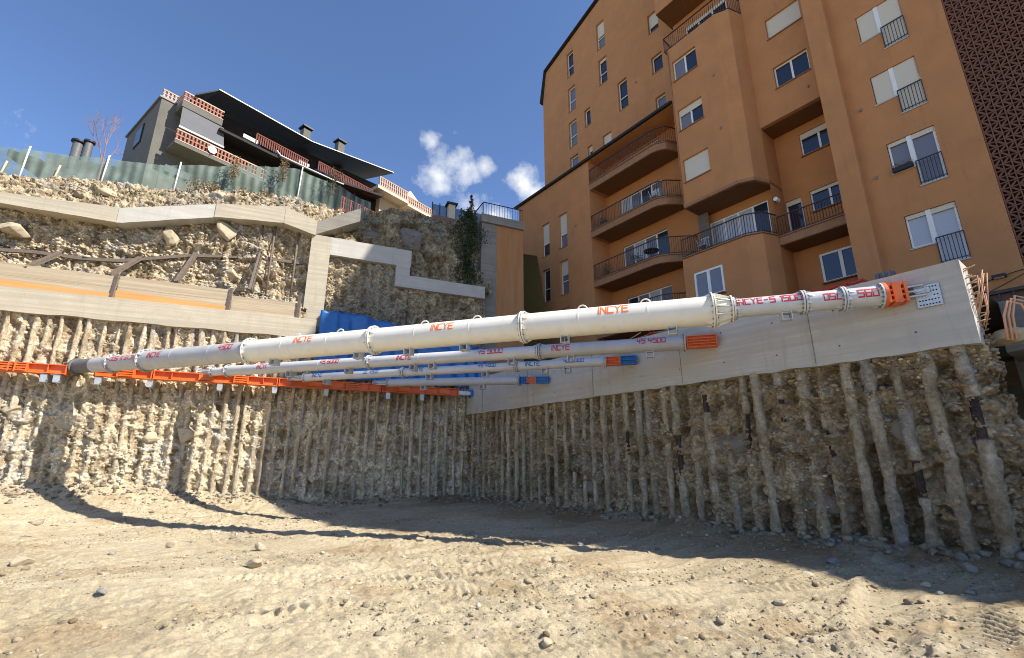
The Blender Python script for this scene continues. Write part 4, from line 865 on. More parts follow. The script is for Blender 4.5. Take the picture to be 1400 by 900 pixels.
# tall block behind the wing: sloping roof line
AT = A0-2.5
TW = [(-.36, .44, 31.92, 34.38, .5), (-3.69, -2.93, 31.87, 34.26, .0), (-.33, .46, 28.66, 30.93, .1), (-3.68, -2.86, 28.5, 30.77, .0), (1.31, 2.13, 25.28, 27.66, .0), (-2.0, -1.38, 26.06, 27.58, .0), (-3.74, -2.86, 25.22, 27.55, .0), (-.35, .48, 22.4, 24.25, .6), (-1.84, -1.36, 22.8, 24.24, .3), (-3.74, -2.86, 22.3, 24.33, 0.), (4.22, 5.02, 29.5, 31.07, .65), (4.22, 5.04, 26.2, 27.53, .0), (4.25, 5.0, 22.9, 24.3, .0)]
tall = [(-6.75, 18.5), (11.5, 18.5), (11.5, 38.0), (9.5, 39.2), (.13, 36.5), (-6.30, 34.45), (-6.75, 31.7)]
m = MB(); m.wall(R, AT, tall, [rect(a, b, c, d) for a, b, c, d, _ in TW], .24)
m.add([R.P(-6.75, AT, 5), R.P(-6.75, AT-14, 5), R.P(-6.75, AT-14, 31.7), R.P(-6.75, AT, 31.7)], [(0, 1, 2, 3)]); m.build('tall_wall', M_STUCCO, ap, fix=False)
for i, (a, b, c, d, bl) in enumerate(TW):
    wn = window(R, AT-.24, a, b, c, d, 1, bl, M_GLASSC if i % 3 == 0 else M_GLASS, sill=i not in (7, 8, 9))
    if d-c > 2: 
        m = MB(); m.box(R, a+.05, b-.05, AT-.17, AT-.13, c+(d-c)*.40, c+(d-c)*.40+.05); q = m.build('transom', M_WFRAME, None); q.parent = wn
        for v_ in q.data.vertices: v_.co -= Vector(ap.location)
m = MB(); tp = [(9.5, 39.3), (.13, 36.6), (-6.36, 34.53), (-6.95, 31.55)]
for a, b in zip(tp[:-1], tp[1:]):
    m.quad8([R.P(a[0], AT+.22, a[1]), R.P(b[0], AT+.22, b[1]), R.P(b[0], AT-14, b[1]), R.P(a[0], AT-14, a[1])], [R.P(a[0], AT+.22, a[1]+.13), R.P(b[0]-.02, AT+.22, b[1]+.12), R.P(b[0]-.02, AT-14, b[1]+.12), R.P(a[0], AT-14, a[1]+.13)])
m.build('roof', M_ROOF, ap)
# recess behind the stacked balconies
AR = A0-1.6
DR = [(1.58, 4.72, 9.2, 11.1, 4, .0), (1.55, 4.80, 12.4, 14.5, 4, .0), (1.56, 4.74, 15.75, 17.8, 4, .0), (1.45, 4.84, 19.05, 20.55, 4, .0)]
m = MB(); m.wall(R, AR, rect(.42, 6.93, ZB, 20.7), [rect(a, b, c, d) for a, b, c, d, *_ in DR], .15); m.build('balcony_recess_wall', M_STUCCO2, ap, fix=False)
for k, (a, b, c, d, n, bl) in enumerate(DR):
    window(R, AR-.15, a, b, c, d, n, bl, [M_GLASS, M_GLASSC, M_GLASSB, M_GLASSC][k:]+[M_GLASS, M_GLASSC], sill=False)
def balcony(z, pts, thick, h=1.02, name='balcony', rim=M_SLAB, inner=None):
    """slab (part) with a railing and timber soffit; pts = plan outline (s,o), first..last is the open rim"""
    poly = [R.P(s, o, 0)[:2] for s, o in pts+(inner or [])]
    m = MB(); m.prism(poly, z-thick, z); sl_ = m.build(name, rim, ap)
    def sub(mb, nm, mt):
        q = mb.build(nm, mt, None); q.parent = sl_
        for v_ in q.data.vertices: v_.co -= Vector(ap.location)
    c = np.mean(np.array(poly), 0); m = MB(); m.prism([tuple(c+(np.array(p)-c)*.93) for p in poly], z-thick-.03, z-thick-.004); sub(m, 'soffit', M_SOFF)
    m = MB(); railing(m, [R.P(s, o-.06, z+.02) for s, o in pts], h, .115, .009, .028); sub(m, 'railing', M_RAIL)
    m = MB(); 
    for p, q in zip(pts[:-1], pts[1:]): m.bar(R.P(p[0], p[1]+.02, z-.012), R.P(q[0], q[1]+.02, z-.012), .10, .055)
    sub(m, 'rim', M_SILL)
    return sl_
for (z, sc_, th) in ((9.0, 5.2, .42), (12.24, 5.15, .42), (15.62, 5.35, .45), (18.98, 5.6, .45)):
    balcony(z, [(.44, A0), (sc_-.35, A0), (sc_, A0-.06), (sc_+.45, A0-.35), (6.35, A0-1.15), (6.6, A0-1.58)], th, inner=[(.44, A0-1.58)])
# bay: chamfered stack
BW = [(7.16, 8.61, 22.0, 23.34, .0), (7.17, 8.6, 18.75, 20.07, .28), (7.15, 8.59, 15.62, 16.95, 1.0)]
Z0, Z1 = 14.40, 24.35
m = MB(); m.wall(R, A0, rect(6.93, 9.82, Z0, Z1), [rect(a, b, c, d) for a, b, c, d, _ in BW], .2)
bayp = [(9.82, A0), (10.45, A0-.32), (10.72, A0-1.2)]
for p, q in zip(bayp[:-1], bayp[1:]): m.add([R.P(*p, Z0), R.P(*q, Z0), R.P(*q, Z1), R.P(*p, Z1)], [(0, 1, 2, 3)])
m.add([R.P(6.93, A0, Z0), R.P(6.93, A0-2.5, Z0), R.P(6.93, A0-2.5, Z1), R.P(6.93, A0, Z1)], [(0, 1, 2, 3)]); m.add([R.P(s, o, Z1-.01) for s, o in [(6.93, A0), (9.82, A0), (10.45, A0-.32), (10.72, A0-1.2), (10.72, A0-2.5), (6.93, A0-2.5)]], [(0, 1, 2, 3, 4, 5)]); m.build('bay_wall', M_STUCCO, ap, fix=False)
for a, b, c, d, bl in BW: window(R, A0-.2, a, b, c, d, 2, bl if bl < 1 else .97, [M_GLASSC, M_GLASS])
m = MB(); m.prism([R.P(s, o, 0)[:2] for s, o in [(6.93, A0), (9.82, A0), (10.45, A0-.32), (10.72, A0-1.2), (10.72, A0-2.6), (6.93, A0-2.6)]], Z0-.16, Z0-.004); m.build('bay_edge', M_SLAB, ap)
m = MB(); m.prism([R.P(s, o, 0)[:2] for s, o in [(7.0, A0-.08), (9.8, A0-.08), (10.38, A0-.4), (10.62, A0-1.2), (10.62, A0-2.6), (7.0, A0-2.6)]], Z0-.19, Z0-.163); m.build('bay_soffit', M_SOFF, ap)
m = MB(); railing(m, [R.P(s, o, Z1+.02) for s, o in [(6.6, A0-1.6), (6.75, A0-.05), (9.82, A0-.05), (10.45, A0-.36), (10.66, A0-1.2)]], 1.0, .115, .009, .03); m.build('bay_railing', M_RAIL, ap)
# projecting upper storey at the very top with timber underside
zO = R.hit(896, 21, A0)[1]; m = MB(); m.wall(R, A0, rect(6.45, 11.2, zO, zO+6), [rect(7.6, 9.2, zO+1.0, zO+2.5)], .2)
m.add([R.P(6.45, A0, zO), R.P(6.45, A0-2.5, zO), R.P(6.45, A0-2.5, zO+6), R.P(6.45, A0, zO+6)], [(0, 1, 2, 3)]); m.add([R.P(11.2, A0, zO), R.P(11.2, A0-2.5, zO), R.P(11.2, A0-2.5, zO+6), R.P(11.2, A0, zO+6)], [(0, 1, 2, 3)]); m.build('top_storey_wall', M_STUCCO, ap, fix=False)
m = MB(); m.box(R, 6.46, 11.19, A0-2.5, A0-.01, zO-.03, zO+.02); m.build('top_storey_soffit', M_SOFF, ap)
window(R, A0-.2, 7.6, 9.2, zO+1.0, zO+2.5, 2)
m = MB(); m.wall(R, A0-1.5, rect(6.6, 10.9, Z1, zO), [rect(7.4, 9.9, Z1+.1, Z1+2.2)], .1); m.build('terrace_back_wall', M_STUCCO2, ap, fix=False); window(R, A0-1.6, 7.4, 9.9, Z1+.1, Z1+2.2, 3, .1, sill=False)
# lower block below the loggia
ZL = 11.55
LW = (7.08, 8.57, 9.18, 10.55)
m = MB(); m.wall(R, A0, rect(6.55, 9.82, ZB, ZL), [rect(*LW)], .12)
for p, q in zip(bayp[:-1], bayp[1:]): m.add([R.P(*p, ZB), R.P(*q, ZB), R.P(*q, ZL), R.P(*p, ZL)], [(0, 1, 2, 3)])
m.add([R.P(6.55, A0, ZB), R.P(6.55, A0-2.5, ZB), R.P(6.55, A0-2.5, ZL), R.P(6.55, A0, ZL)], [(0, 1, 2, 3)]); m.build('lower_block_wall', M_STUCCO, ap, fix=False)
window(R, A0-.06, LW[0], LW[1], LW[2], LW[3], 2, 0, [M_GLASSC, M_GLASSC], fw=.10)
lg = balcony(ZL, [(6.55, A0), (9.82, A0), (10.45, A0-.32), (10.72, A0-1.2)], .06, inner=[(10.72, A0-2.6), (6.55, A0-2.6)], name='loggia_floor')
m = MB(); m.wall(R, A0-1.7, rect(6.5, 10.72, ZL, Z0), [rect(7.3, 10.3, ZL+.05, 13.75)], .1); m.build('loggia_wall', M_STUCCO2, ap, fix=False)
window(R, A0-1.8, 7.3, 10.3, ZL+.05, 13.75, 4, 0.05, [M_GLASSB, M_GLASSB, M_GLASSB, M_GLASS], sill=False)
m = MB(); m.box(R, 6.93, 7.5, A0-1.3, A0-1.24, ZL+.05, Z0-.2); m.build('loggia_screen', M_RUST, ap)
# middle section between bay and pilaster
AM = A0-1.2
MW = [(11.71, 13.26, 21.8, 23.0, 1.), (11.70, 13.21, 18.88, 20.1, 0.)]
m = MB(); m.wall(R, AM, rect(10.70, 13.9, 17.28, 31), [rect(a, b, c, d) for a, b, c, d, _ in MW], .2); m.add([R.P(10.7, AM, 17.28), R.P(13.9, AM, 17.28), R.P(13.9, AM-1.3, 17.28), R.P(10.7, AM-1.3, 17.28)], [(0, 1, 2, 3)]); m.build('middle_wall', M_STUCCO, ap, fix=False)
for a, b, c, d, bl in MW: window(R, AM-.2, a, b, c, d, 2, .97 if bl else 0)
m = MB(); m.box(R, 10.72, 13.88, AM-1.28, AM-.15, 17.22, 17.27); m.build('recess_soffit', M_SOFF, ap)
AD = AM-1.3
RW = [(11.83, 13.4, 15.6, 16.8, 2, .22), (11.83, 13.4, 12.65, 13.72, 2, .12), (10.74, 11.45, 11.5, 13.65, 1, .1), (11.75, 13.35, 9.17, 10.55, 2, 0.)]
m = MB(); m.wall(R, AD, rect(10.4, 13.9, ZB, 17.28), [rect(a, b, c, d) for a, b, c, d, *_ in RW], .15)
m.add([R.P(10.72, AM, ZB), R.P(10.72, AD, ZB), R.P(10.72, AD, 17.28), R.P(10.72, AM, 17.28)], [(0, 1, 2, 3)]); m.build('recess_wall', M_STUCCO2, ap, fix=False)
for i, (a, b, c, d, n, bl) in enumerate(RW): window(R, AD-(.15 if i < 3 else .06), a, b, c, d, n, bl, M_GLASS, sill=i != 2, fw=.06 if i < 3 else .09)
balcony(11.45, [(10.74, AM), (13.62, AM)], .42, inner=[(13.62, AD), (10.74, AD)], h=.98)
# pilaster
m = MB(); m.box(R, 13.62, 14.38, A0-1.6, A0-.2, ZB, 31); m.build('pilaster', M_STUCCO, ap)
# right hand front with stepped windows
AF = A0-.6
F4 = [(10.28, 0, M_GLASSB, M_GLASSB), (13.36, 0, M_GLASSC, M_GLASSC), (16.46, 1, M_GLASS, M_GLASS), (19.5, 1, M_GLASS, M_GLASS), (22.6, 0, M_GLASS, M_GLASSC), (25.7, 0, M_GLASS, M_GLASSC)]
def lshape(zt): return [(15.26, zt-1.30), (15.95, zt-1.30), (15.95, zt-2.12), (16.68, zt-2.12), (16.68, zt), (15.26, zt)]
m = MB(); m.wall(R, AF, [(14.38, ZB), (17.77, ZB), (17.77, 30.5), (14.38, 31)], [lshape(z) for z, *_ in F4], .14)
m.build('front_wall', M_STUCCO, ap, fix=False)
for zt, bl, g1, g2 in F4:
    a = window(R, AF-.14, 15.28, 15.93, zt-1.29, zt-.01, 1, .98*bl or .1, g1, sill=False)
    b_ = window(R, AF-.14, 15.95, 16.66, zt-2.10, zt-.01, 1, .98*bl or .08, g2, sill=False)
    m = MB(); m.box(R, 15.86, 16.0, AF-.08, AF-.03, zt-1.3, zt-.01); q = m.build('mullion', M_WFRAME, None); q.parent = b_
    for v_ in q.data.vertices: v_.co -= Vector(ap.location)
    m = MB(); railing(m, [R.P(15.97, AF+.04, zt-2.13), R.P(16.69, AF+.04, zt-2.13)], .98, .10, .008, .022); q = m.build('guard_rail', M_RAILB, None); q.parent = b_
    for v_ in q.data.vertices: v_.co -= Vector(ap.location)
    for bx, pw in (((15.92, 16.70, AF-.13, AF+.05, zt-2.17, zt-2.122), b_), ((15.22, 15.97, AF-.13, AF+.05, zt-1.35, zt-1.304), a)):
        m = MB(); m.box(R, *bx); q = m.build('sill', M_CONC, None); q.parent = pw
        for v_ in q.data.vertices: v_.co -= Vector(ap.location)
for k, (s, o, z, r) in enumerate(((14.75, AF, 12.2, .05), (14.75, AF, 15.3, .05), (9.4, A0, 17.6, .05), (9.4, A0, 20.8, .05), (-.9, A0, 16.6, .05), (-5.4, A0, 13.4, .05), (13.0, AM, 18.1, .05), (2.9, AT, 26.6, .06))):
    m = MB(); m.tube([R.P(s, o-.02, z), R.P(s, o+.05, z)], r, 12); m.tube([R.P(s, o+.01, z-.07), R.P(s, o+.10, z-.09)], .03, 8); m.build('vent', M_CONCG, ap, smooth='auto')
m = MB(); m.tube([R.P(6.98, A0+.03, Z1-.1), R.P(6.98, A0+.03, Z0+.1)], .03, 8); m.build('overflow_pipe', M_SLAB, ap, smooth=True)
# brick lattice stair tower
m = MB(); m.box(R, 17.78, 24.2, AF-.35, AF-.18, ZB, 24.4); m.build('lattice_backing', M_BRICKD, ap)
m = MB(); cs, cz = .205, .215
for i in range(17):
    s = 17.78+i*cs
    m.box(R, s, s+.032, AF-.19, AF-.02, 6.9, 24.4)
for j in range(81):
    z = 6.9+j*cz; m.box(R, 17.78, 17.78+16.5*cs, AF-.185, AF-.03, z, z+.035)
    for i in range(17):
        s = 17.78+i*cs; up = j % 2
        a, b = (R.P(s+.04, AF-.11, z+.04), R.P(s+cs, AF-.11, z+cz)) if up else (R.P(s+.04, AF-.11, z+cz), R.P(s+cs, AF-.11, z+.04)); m.bar(a, b, .12, .055)
m.build('brick_lattice', M_BRICK, ap)
m = MB(); m.box(R, 17.775, 21.3, AF-.2, AF-.01, ZB, 6.9); m.build('tower_base_wall', M_STUCCO, ap)
# rest of the block out to the street corner (casts the long shadow on the pit)
m = MB(); m.wall(R, AF-.01, [(17.5, 24.41), (24.3, 24.41), (24.5, 31), (24.8, 35.3), (20.5, 35.4), (18.8, 36), (18.6, 43), (9.0, 43), (9.0, 30.99), (17.77, 30.4)], [], .1, back=12)
m.add([R.P(21.31, AF-.02, ZB), R.P(40, AF-.02, ZB), R.P(40, AF-.02, 20.8), R.P(33.5, AF-.02, 20.8), R.P(31.1, AF-.02, 19.8), R.P(30.8, AF-.02, 20.4), R.P(30, AF-.02, 24.3), R.P(29.7, AF-.02, 28.2), R.P(21.31, AF-.02, 30.6)], [(0, 1, 2, 3, 4, 5, 6, 7, 8)])
m.add([R.P(40, AF, ZB), R.P(40, AF-12, ZB), R.P(40, AF-12, 20.7), R.P(40, AF, 20.7)], [(0, 1, 2, 3)])
m.box(R, 21.3, 36, AF-12, AF-.03, ZB, 16.6); m.box(R, 9, 21, AF-12, AF-3.6, ZB, 24.3); m.box(R, -6.7, 9.1, AF-14, AF-4.5, ZB, 31); m.build('rear_block', M_STUCCO, ap, fix=False)
# things on the balconies
def chair_at(s, o, z, label, name='folding_chair', mt=M_PLAST):
    t = thing(name, R.P(s, o, z), label, 'chair'); m = MB(); m.box(R, s-.22, s+.22, o-.2, o+.2, z+.42, z+.45)
    for i in range(6): m.box(R, s-.20+.075*i, s-.17+.075*i, o-.235, o-.21, z+.45, z+.95)
    m.box(R, s-.22, s+.22, o-.24, o-.205, z+.92, z+.97); m.build('seat', mt, t)
    m = MB()
    for a in (-1, 1): m.bar(R.P(s+a*.22, o-.25, z), R.P(s+a*.22, o+.22, z+.8), .03, .03); m.bar(R.P(s+a*.22, o+.25, z), R.P(s+a*.22, o-.22, z+.9), .03, .03)
    m.build('legs', mt, t)
chair_at(4.9, A0-.5, 15.64, 'white slatted chair at the rounded end of the second highest stacked balcony')
chair_at(7.5, A0-.45, ZL+.02, 'grey chair at the left end of the wide loggia', mt=M_GALV)
def plant(fr, s, o, z, h, w_, label, n=160, name='potted_plant', leaf=M_LEAFG, cat='plant', pot=True, group=None, kind=None, ls=.05):
    t = thing(name, fr.P(s, o, z), label, cat, group, kind); m = MB()
    if pot: m.tube([fr.P(s, o, z), fr.P(s, o, z+.26)], [.12, .16], 14); m.build('pot', M_TERRA, t, smooth='auto'); m = MB()
    z0 = z+(.24 if pot else 0)
    for i in range(7):
        a = random.uniform(0, 6.28); q = random.uniform(.3, 1)*w_*.5; m.tube([fr.P(s, o, z0), fr.P(s+math.cos(a)*q*.4, o+math.sin(a)*q*.4, z0+h*.5), fr.P(s+math.cos(a)*q, o+math.sin(a)*q, z0+h*random.uniform(.7, 1))], [.012, .009, .005], 5)
    m.build('stems', M_BARK, t); m = MB()
    for i in range(n):
        a = random.uniform(0, 6.28); q = random.random()**.6*w_*.5; zz_ = z0+h*random.uniform(.25, 1.05); c = Vector(fr.P(s+math.cos(a)*q, o+math.sin(a)*q, zz_)); d1 = Vector((random.gauss(0, 1), random.gauss(0, 1), random.gauss(0, .6))).normalized()*ls*random.uniform(.6, 1.4); d2 = d1.cross(Vector((random.gauss(0, 1), random.gauss(0, 1), random.gauss(0, 1)))).normalized()*ls*.45
        m.add([c-d1, c+d2, c+d1, c-d2], [(0, 1, 2, 3)])
    m.build('foliage', leaf, t, fix=False)
plant(R, 1.0, A0-.7, 12.26, .8, .6, 'leafy plant at the left end of the third stacked balcony')
plant(R, 3.4, A0-.5, 12.26, .5, .7, 'low dark plant in the middle of the third stacked balcony', leaf=M_LEAFD)
plant(R, 2.2, A0-.6, 9.02, .9, .5, 'plant standing on the lowest stacked balcony just above the cream prop')
plant(R, .95, A0-.6, 15.66, .5, .5, 'dark plant in the left corner of the second highest stacked balcony', leaf=M_LEAFD)
t = thing('garden_table', R.P(4.3, A0-.6, 12.26), 'dark round table on the third stacked balcony', 'table'); m = MB(); m.tube([R.P(4.3, A0-.6, 12.96), R.P(4.3, A0-.6, 13.0)], .42, 24); m.build('table_top', M_BLACK, t); m = MB(); m.tube([R.P(4.3, A0-.6, 12.26), R.P(4.3, A0-.6, 12.96)], .04, 8); m.build('leg', M_BLACK, t)
t = thing('flower_box', R.P(15.6, AF+.15, 12.07), 'dark flower box hung under the small curtained window beside a guard rail', 'flower box'); m = MB(); m.box(R, 15.3, 15.9, AF+.0, AF+.2, 12.03, 12.2); m.build('trough', M_BLACK, t); m = MB()
for i in range(90):
    c = Vector(R.P(random.uniform(15.3, 15.9), AF+random.uniform(.02, .2), random.uniform(12.2, 12.38))); d1 = Vector((random.gauss(0, 1), random.gauss(0, 1), random.gauss(0, 1))).normalized()*.04; m.add([c-d1, c+Vector((.02, 0, .02)), c+d1, c-Vector((.02, 0, .02))], [(0, 1, 2, 3)])
m.build('foliage', M_DRY, t, fix=False)
for (s, o, z, lb) in ((10.85, AM-.12, 13.35, 'small white wall lamp where the loggia meets the recessed balcony'),):
    m = MB(); m.tube([R.P(s, o-.15, z), R.P(s, o+.12, z)], .10, 14); m.box(R, s-.05, s+.05, o-.2, o-.1, z-.08, z+.08); tag(m.build('wall_lamp', M_PLAST, smooth='auto'), lb, 'lamp', None, 'thing')
# lamp and cables above the gate, gate at the right edge
s, z = R.hit(1366, 378, AF+.1); m = MB(); m.box(R, s-.16, s+.16, AF, AF+.22, z-.05, z+.05); m.box(R, s-.12, s+.12, AF+.04, AF+.2, z-.058, z-.049, 1); tag(m.build('floodlight', [M_BLACK, M_PLAST]), 'small black floodlight on the ochre wall above the brown gate', 'lamp', None, 'thing')
m = MB(); m.tube([R.P(s-1.7, AF+.03, z-.35), R.P(s-.8, AF+.05, z-.2), R.P(s, AF+.06, z), R.P(s+1.4, AF+.03, z+.2)], .012, 5); m.tube([R.P(s-1.6, AF+.03, z-.8), R.P(s-.6, AF+.03, z-.55), R.P(s+.9, AF+.04, z+.1)], .010, 5); tag(m.build('cable', M_BLACK), 'thin black cables strung across the wall beside the floodlight', 'cable', None, 'thing')
gt = thing('gate', R.P(18.5, -6.5, 5.16), 'brown barred gate at the right edge beyond the beam end', 'gate')
s0, z0 = R.hit(1338, 470, -6.5); _, z1 = R.hit(1350, 400, -6.5); m = MB(); m.box(R, s0, s0+4, -6.6, -6.5, z1-.09, z1); m.box(R, s0, s0+4, -6.6, -6.5, z0-.1, z0); m.build('gate_frame', M_RAIL, gt)
m = MB(); 
for i in range(14): m.box(R, s0+.06+i*.29, s0+.10+i*.29, -6.57, -6.52, z0, z1-.09)
m.build('gate_bars', M_RAIL, gt)
m = MB(); m.box(R, s0-.2, s0+4.2, -6.75, -6.64, z0-.1, z1-.02); m.build('gate_panel', mat('brown_gate_panel', (.16, .085, .055), (.2, .11, .07), .7, 3), gt)
m = MB(); rough_beam(m, R, (18.05, 24), -2.2, -3.4, lambda s: 3.3+.04*math.sin(s*3), lambda s: -.2, .3, .03, 51); tag(m.build('concrete_wall', M_CONCG, smooth='auto'), 'plain grey concrete wall behind the ragged edge of the shaded pile wall', 'wall', None, 'thing')
m = MB(); rough_beam(m, R, (17.7, 22), -1.5, -3.0, lambda s: 4.0+.05*math.sin(s*5), lambda s: 3.72, .25, .05, 52); tag(m.build('broken_slab', M_CONCG), 'broken concrete slab overhanging the dark gap at right edge', 'slab', None, 'thing')
boulder(R, 17.95, -.55, 3.85, .45, .4, .16, 811, M_BOULDB, tag(thing('rubble_heap', R.P(17.9, -.5, 3.7), 'pale broken rocks heaped below the orange conduits', 'rocks')), 0, 'rock')

# ------------------------------------------------------------ grey chalet on the hill
ch = thing('chalet', G.P(6, -3, 17.5), 'dark grey chalet with terracotta balconies and a long overhanging roof above the green fence', 'house')
def sidewin(m, s, o0, o1, z0, z1): m.box(G, s-.02, s+.02, o0, o1, z0, z1)
m = MB(); m.box(G, 0, 3.2, -6.5, 0, 15.5, 23.85); m.build('side_block', M_HGREY, ch)
m = MB(); m.box(G, -.12, .9, -6.6, .06, 23.86, 23.98); m.build('parapet_cap', M_DGREY, ch)
for (o0, o1, z0, z1) in ((-4.0, -2.6, 21.75, 23.2), (-4.4, -3.0, 18.6, 19.6)):
    m = MB(); m.box(G, -.05, .02, o0, o1, z0, z1); q = m.build('window', M_HDARK, ch); m = MB(); m.box(G, -.07, -.052, o0+.1, o1-.1, z0+.1, z1-.1); w_ = m.build('pane', M_GLASS, None); w_.parent = q
    for v_ in w_.data.vertices: v_.co -= Vector(ch.location)
def baluster(mb, fr, s0, s1, o, z0, z1, step=.21, mi=(0, 1), along='s'):
    n = int(round((s1-s0)/step))
    for i in range(n):
        a = s0+i*step
        for j in range(3):
            zz0 = lerp(z0+.06, z1-.08, j/3)
            if along == 's': mb.box(fr, a+.03, a+step*.62, o-.12, o, zz0+.02, lerp(z0+.06, z1-.08, (j+1)/3), mi[1])
            else: mb.box(fr, o-.12, o, a+.03, a+step*.62, zz0+.02, lerp(z0+.06, z1-.08, (j+1)/3), mi[1])
    if along == 's':
        mb.box(fr, s0, s1, o-.14, o+.02, z1-.08, z1, mi[0]); mb.box(fr, s0, s1, o-.14, o+.02, z0, z0+.06, mi[0]); mb.box(fr, s0, s1, o-.13, o-.01, (z0+z1)/2-.02, (z0+z1)/2+.02, mi[0])
    else:
        mb.box(fr, o-.14, o+.02, s0, s1, z1-.08, z1, mi[0]); mb.box(fr, o-.14, o+.02, s0, s1, z0, z0+.06, mi[0])
# projecting bay with the roof terrace, grey awning and lower balcony
m = MB(); m.box(G, .8, 3.15, -.0, 1.2, 23.2, 23.66); m.build('terrace_band', M_HGREY, ch)
m = MB(); baluster(m, G, .8, 3.15, 1.2, 23.66, 24.32); m.build('terrace_balustrade', [M_PINK, M_TERRA], ch)
m = MB(); baluster(m, G, -.0, 1.2, .95, 23.66, 24.32, along='o'); baluster(m, G, .0, .85, .0, 23.98, 24.55); m.build('corner_balustrade', [M_PINK, M_PINK], ch)
m = MB(); m.add([G.P(.86, 1.17, 23.16), G.P(3.3, 1.17, 23.14), G.P(3.45, 1.32, 21.62), G.P(.86, 1.32, 21.72)], [(0, 1, 2, 3)]); m.box(G, .84, 3.45, 1.28, 1.36, 21.60, 21.70, 1); m.build('awning', [M_AWN, M_PLAST], ch, fix=False)
m = MB(); m.box(G, .75, 6.3, 0, 1.5, 20.36, 20.58); m.build('balcony_slab', M_HGREY, ch)
m = MB(); baluster(m, G, .75, 6.3, 1.5, 20.60, 21.35); m.build('balcony_balustrade', [M_PINK, M_TERRA], ch)
m = MB(); m.box(G, .9, 2.3, .02, .08, 19.05, 19.5); m.build('lower_window', M_PLAST, ch)
m = MB(); 
c = Vector(G.P(2.75, 1.62, 20.95)); mm = [c+Vector((G.e[0]*.26*math.cos(q), G.e[1]*.26*math.cos(q), .26*math.sin(q))) for q in [k*math.pi/10 for k in range(20)]]; ct = c+Vector((G.n[0]*-.06, G.n[1]*-.06, 0))
m.add(mm+[ct], [(i, (i+1) % 20, 20) for i in range(20)]); m.tube([ct, G.P(2.75, 1.4, 20.9)], .02, 6); m.bar(c-Vector((0, 0, .24)), G.P(2.75, 1.95, 20.85), .015, .015); tag(m.build('satellite_dish', M_PLAST), 'white satellite dish on the terracotta balustrade of the grey chalet', 'satellite dish', None, 'thing')
# main dark body, two storeys with galleries
m = MB(); m.wall(G, -.2, [(3.15, 15.5), (16.7, 15.5), (16.7, 26.2), (3.15, 25.0)], [rect(5.0, 6.4, 23.6, 24.6), rect(7.2, 9.0, 23.7, 24.8), rect(10.6, 12.2, 24.2, 25.3), rect(13.2, 14.6, 24.5, 25.6), rect(4.2, 7.2, 20.7, 22.5), rect(9.2, 11.4, 20.9, 22.8)], .12, back=8)
m.build('front_wall', M_HDARK, ch, fix=False)
for (a, b, c, d) in ((5.0, 6.4, 23.6, 24.6), (7.2, 9.0, 23.7, 24.8), (10.6, 12.2, 24.2, 25.3), (13.2, 14.6, 24.5, 25.6), (4.2, 7.2, 20.7, 22.5), (9.2, 11.4, 20.9, 22.8)):
    window(G, -.30, a, b, c, d, 2, 0, M_GLASS, sill=False, parent=ch, frame=M_HDARK)
# long roof, ridge rising to the left peak
def roofz(s): return 25.50+max(0, s-9)*.19
m = MB(); pts = [2.5, 9.2, 17.1]
for a, b in zip(pts[:-1], pts[1:]):
    m.quad8([G.P(a, 1.5, roofz(a)-.10), G.P(b, 1.5, roofz(b)-.10), G.P(b, -8, roofz(b)+2.2), G.P(a, -8, roofz(a)+2.2)], [G.P(a, 1.5, roofz(a)), G.P(b, 1.5, roofz(b)), G.P(b, -8, roofz(b)+2.35), G.P(a, -8, roofz(a)+2.35)])
m.quad8([G.P(1.35, 1.45, 24.25), G.P(2.5, 1.5, 25.4), G.P(2.5, -8, 27.6), G.P(1.35, -8, 24.4)], [G.P(1.35, 1.45, 24.37), G.P(2.5, 1.5, 25.5), G.P(2.5, -8, 27.8), G.P(1.35, -8, 24.5)])
m.build('roof', M_ROOF, ch)
m = MB()
for a, b in zip(pts[:-1], pts[1:]): m.bar(G.P(a, 1.56, roofz(a)-.03), G.P(b, 1.56, roofz(b)-.03), .05, .06)
m.build('gutter', M_PLAST, ch)
# lower gallery roof (dark) with downpipe
def gz(s): return piece(s, [(3.0, 23.05), (6.6, 23.1), (11.3, 23.6), (16.3, 24.5)])
m = MB(); q = [3.0, 6.6, 11.3, 16.3]
for a, b in zip(q[:-1], q[1:]): m.quad8([G.P(a, 1.5, gz(a)-.38), G.P(b, 1.5, gz(b)-.38), G.P(b, -.15, gz(b)-.1), G.P(a, -.15, gz(a)-.1)], [G.P(a, 1.5, gz(a)-.2), G.P(b, 1.5, gz(b)-.2), G.P(b, -.15, gz(b)+.3), G.P(a, -.15, gz(a)+.3)])
m.build('gallery_roof', M_HDARK, ch)
m = MB(); m.tube([G.P(6.7, 1.6, 23.2), G.P(7.0, 1.62, 22.95), G.P(11.3, 1.62, 23.15), G.P(12.2, 1.62, 23.25)], .05, 8); m.build('downpipe', M_PLAST, ch, smooth=True)
m = MB(); m.box(G, 6.4, 9.6, -.18, 1.3, 20.36, 20.58); m.box(G, 10.5, 16.2, -.18, 1.1, 20.9, 21.1); m.build('gallery_slab', M_HDARK, ch)
m = MB(); m.box(G, 4.6, 5.6, .9, 1.0, 23.35, 23.62); m.box(G, 8.7, 9.5, .9, 1.0, 23.6, 23.85); m.build('sunlit_boards', M_PLAST, ch)
m = MB()
for (a, b) in ((5.4, 9.4), (10.2, 15.6)):
    for i in range(int((b-a)/.16)): m.box(G, a+i*.16, a+i*.16+.09, 1.0, 1.03, gz(a)+.3, gz(a)+1.0)
    m.box(G, a, b, .98, 1.05, gz(a)+1.0, gz(a)+1.08)
m.build('upper_gallery_balustrade', mat('dark_red_timber', (.13, .03, .022), (.18, .045, .03), .7, 5), ch)
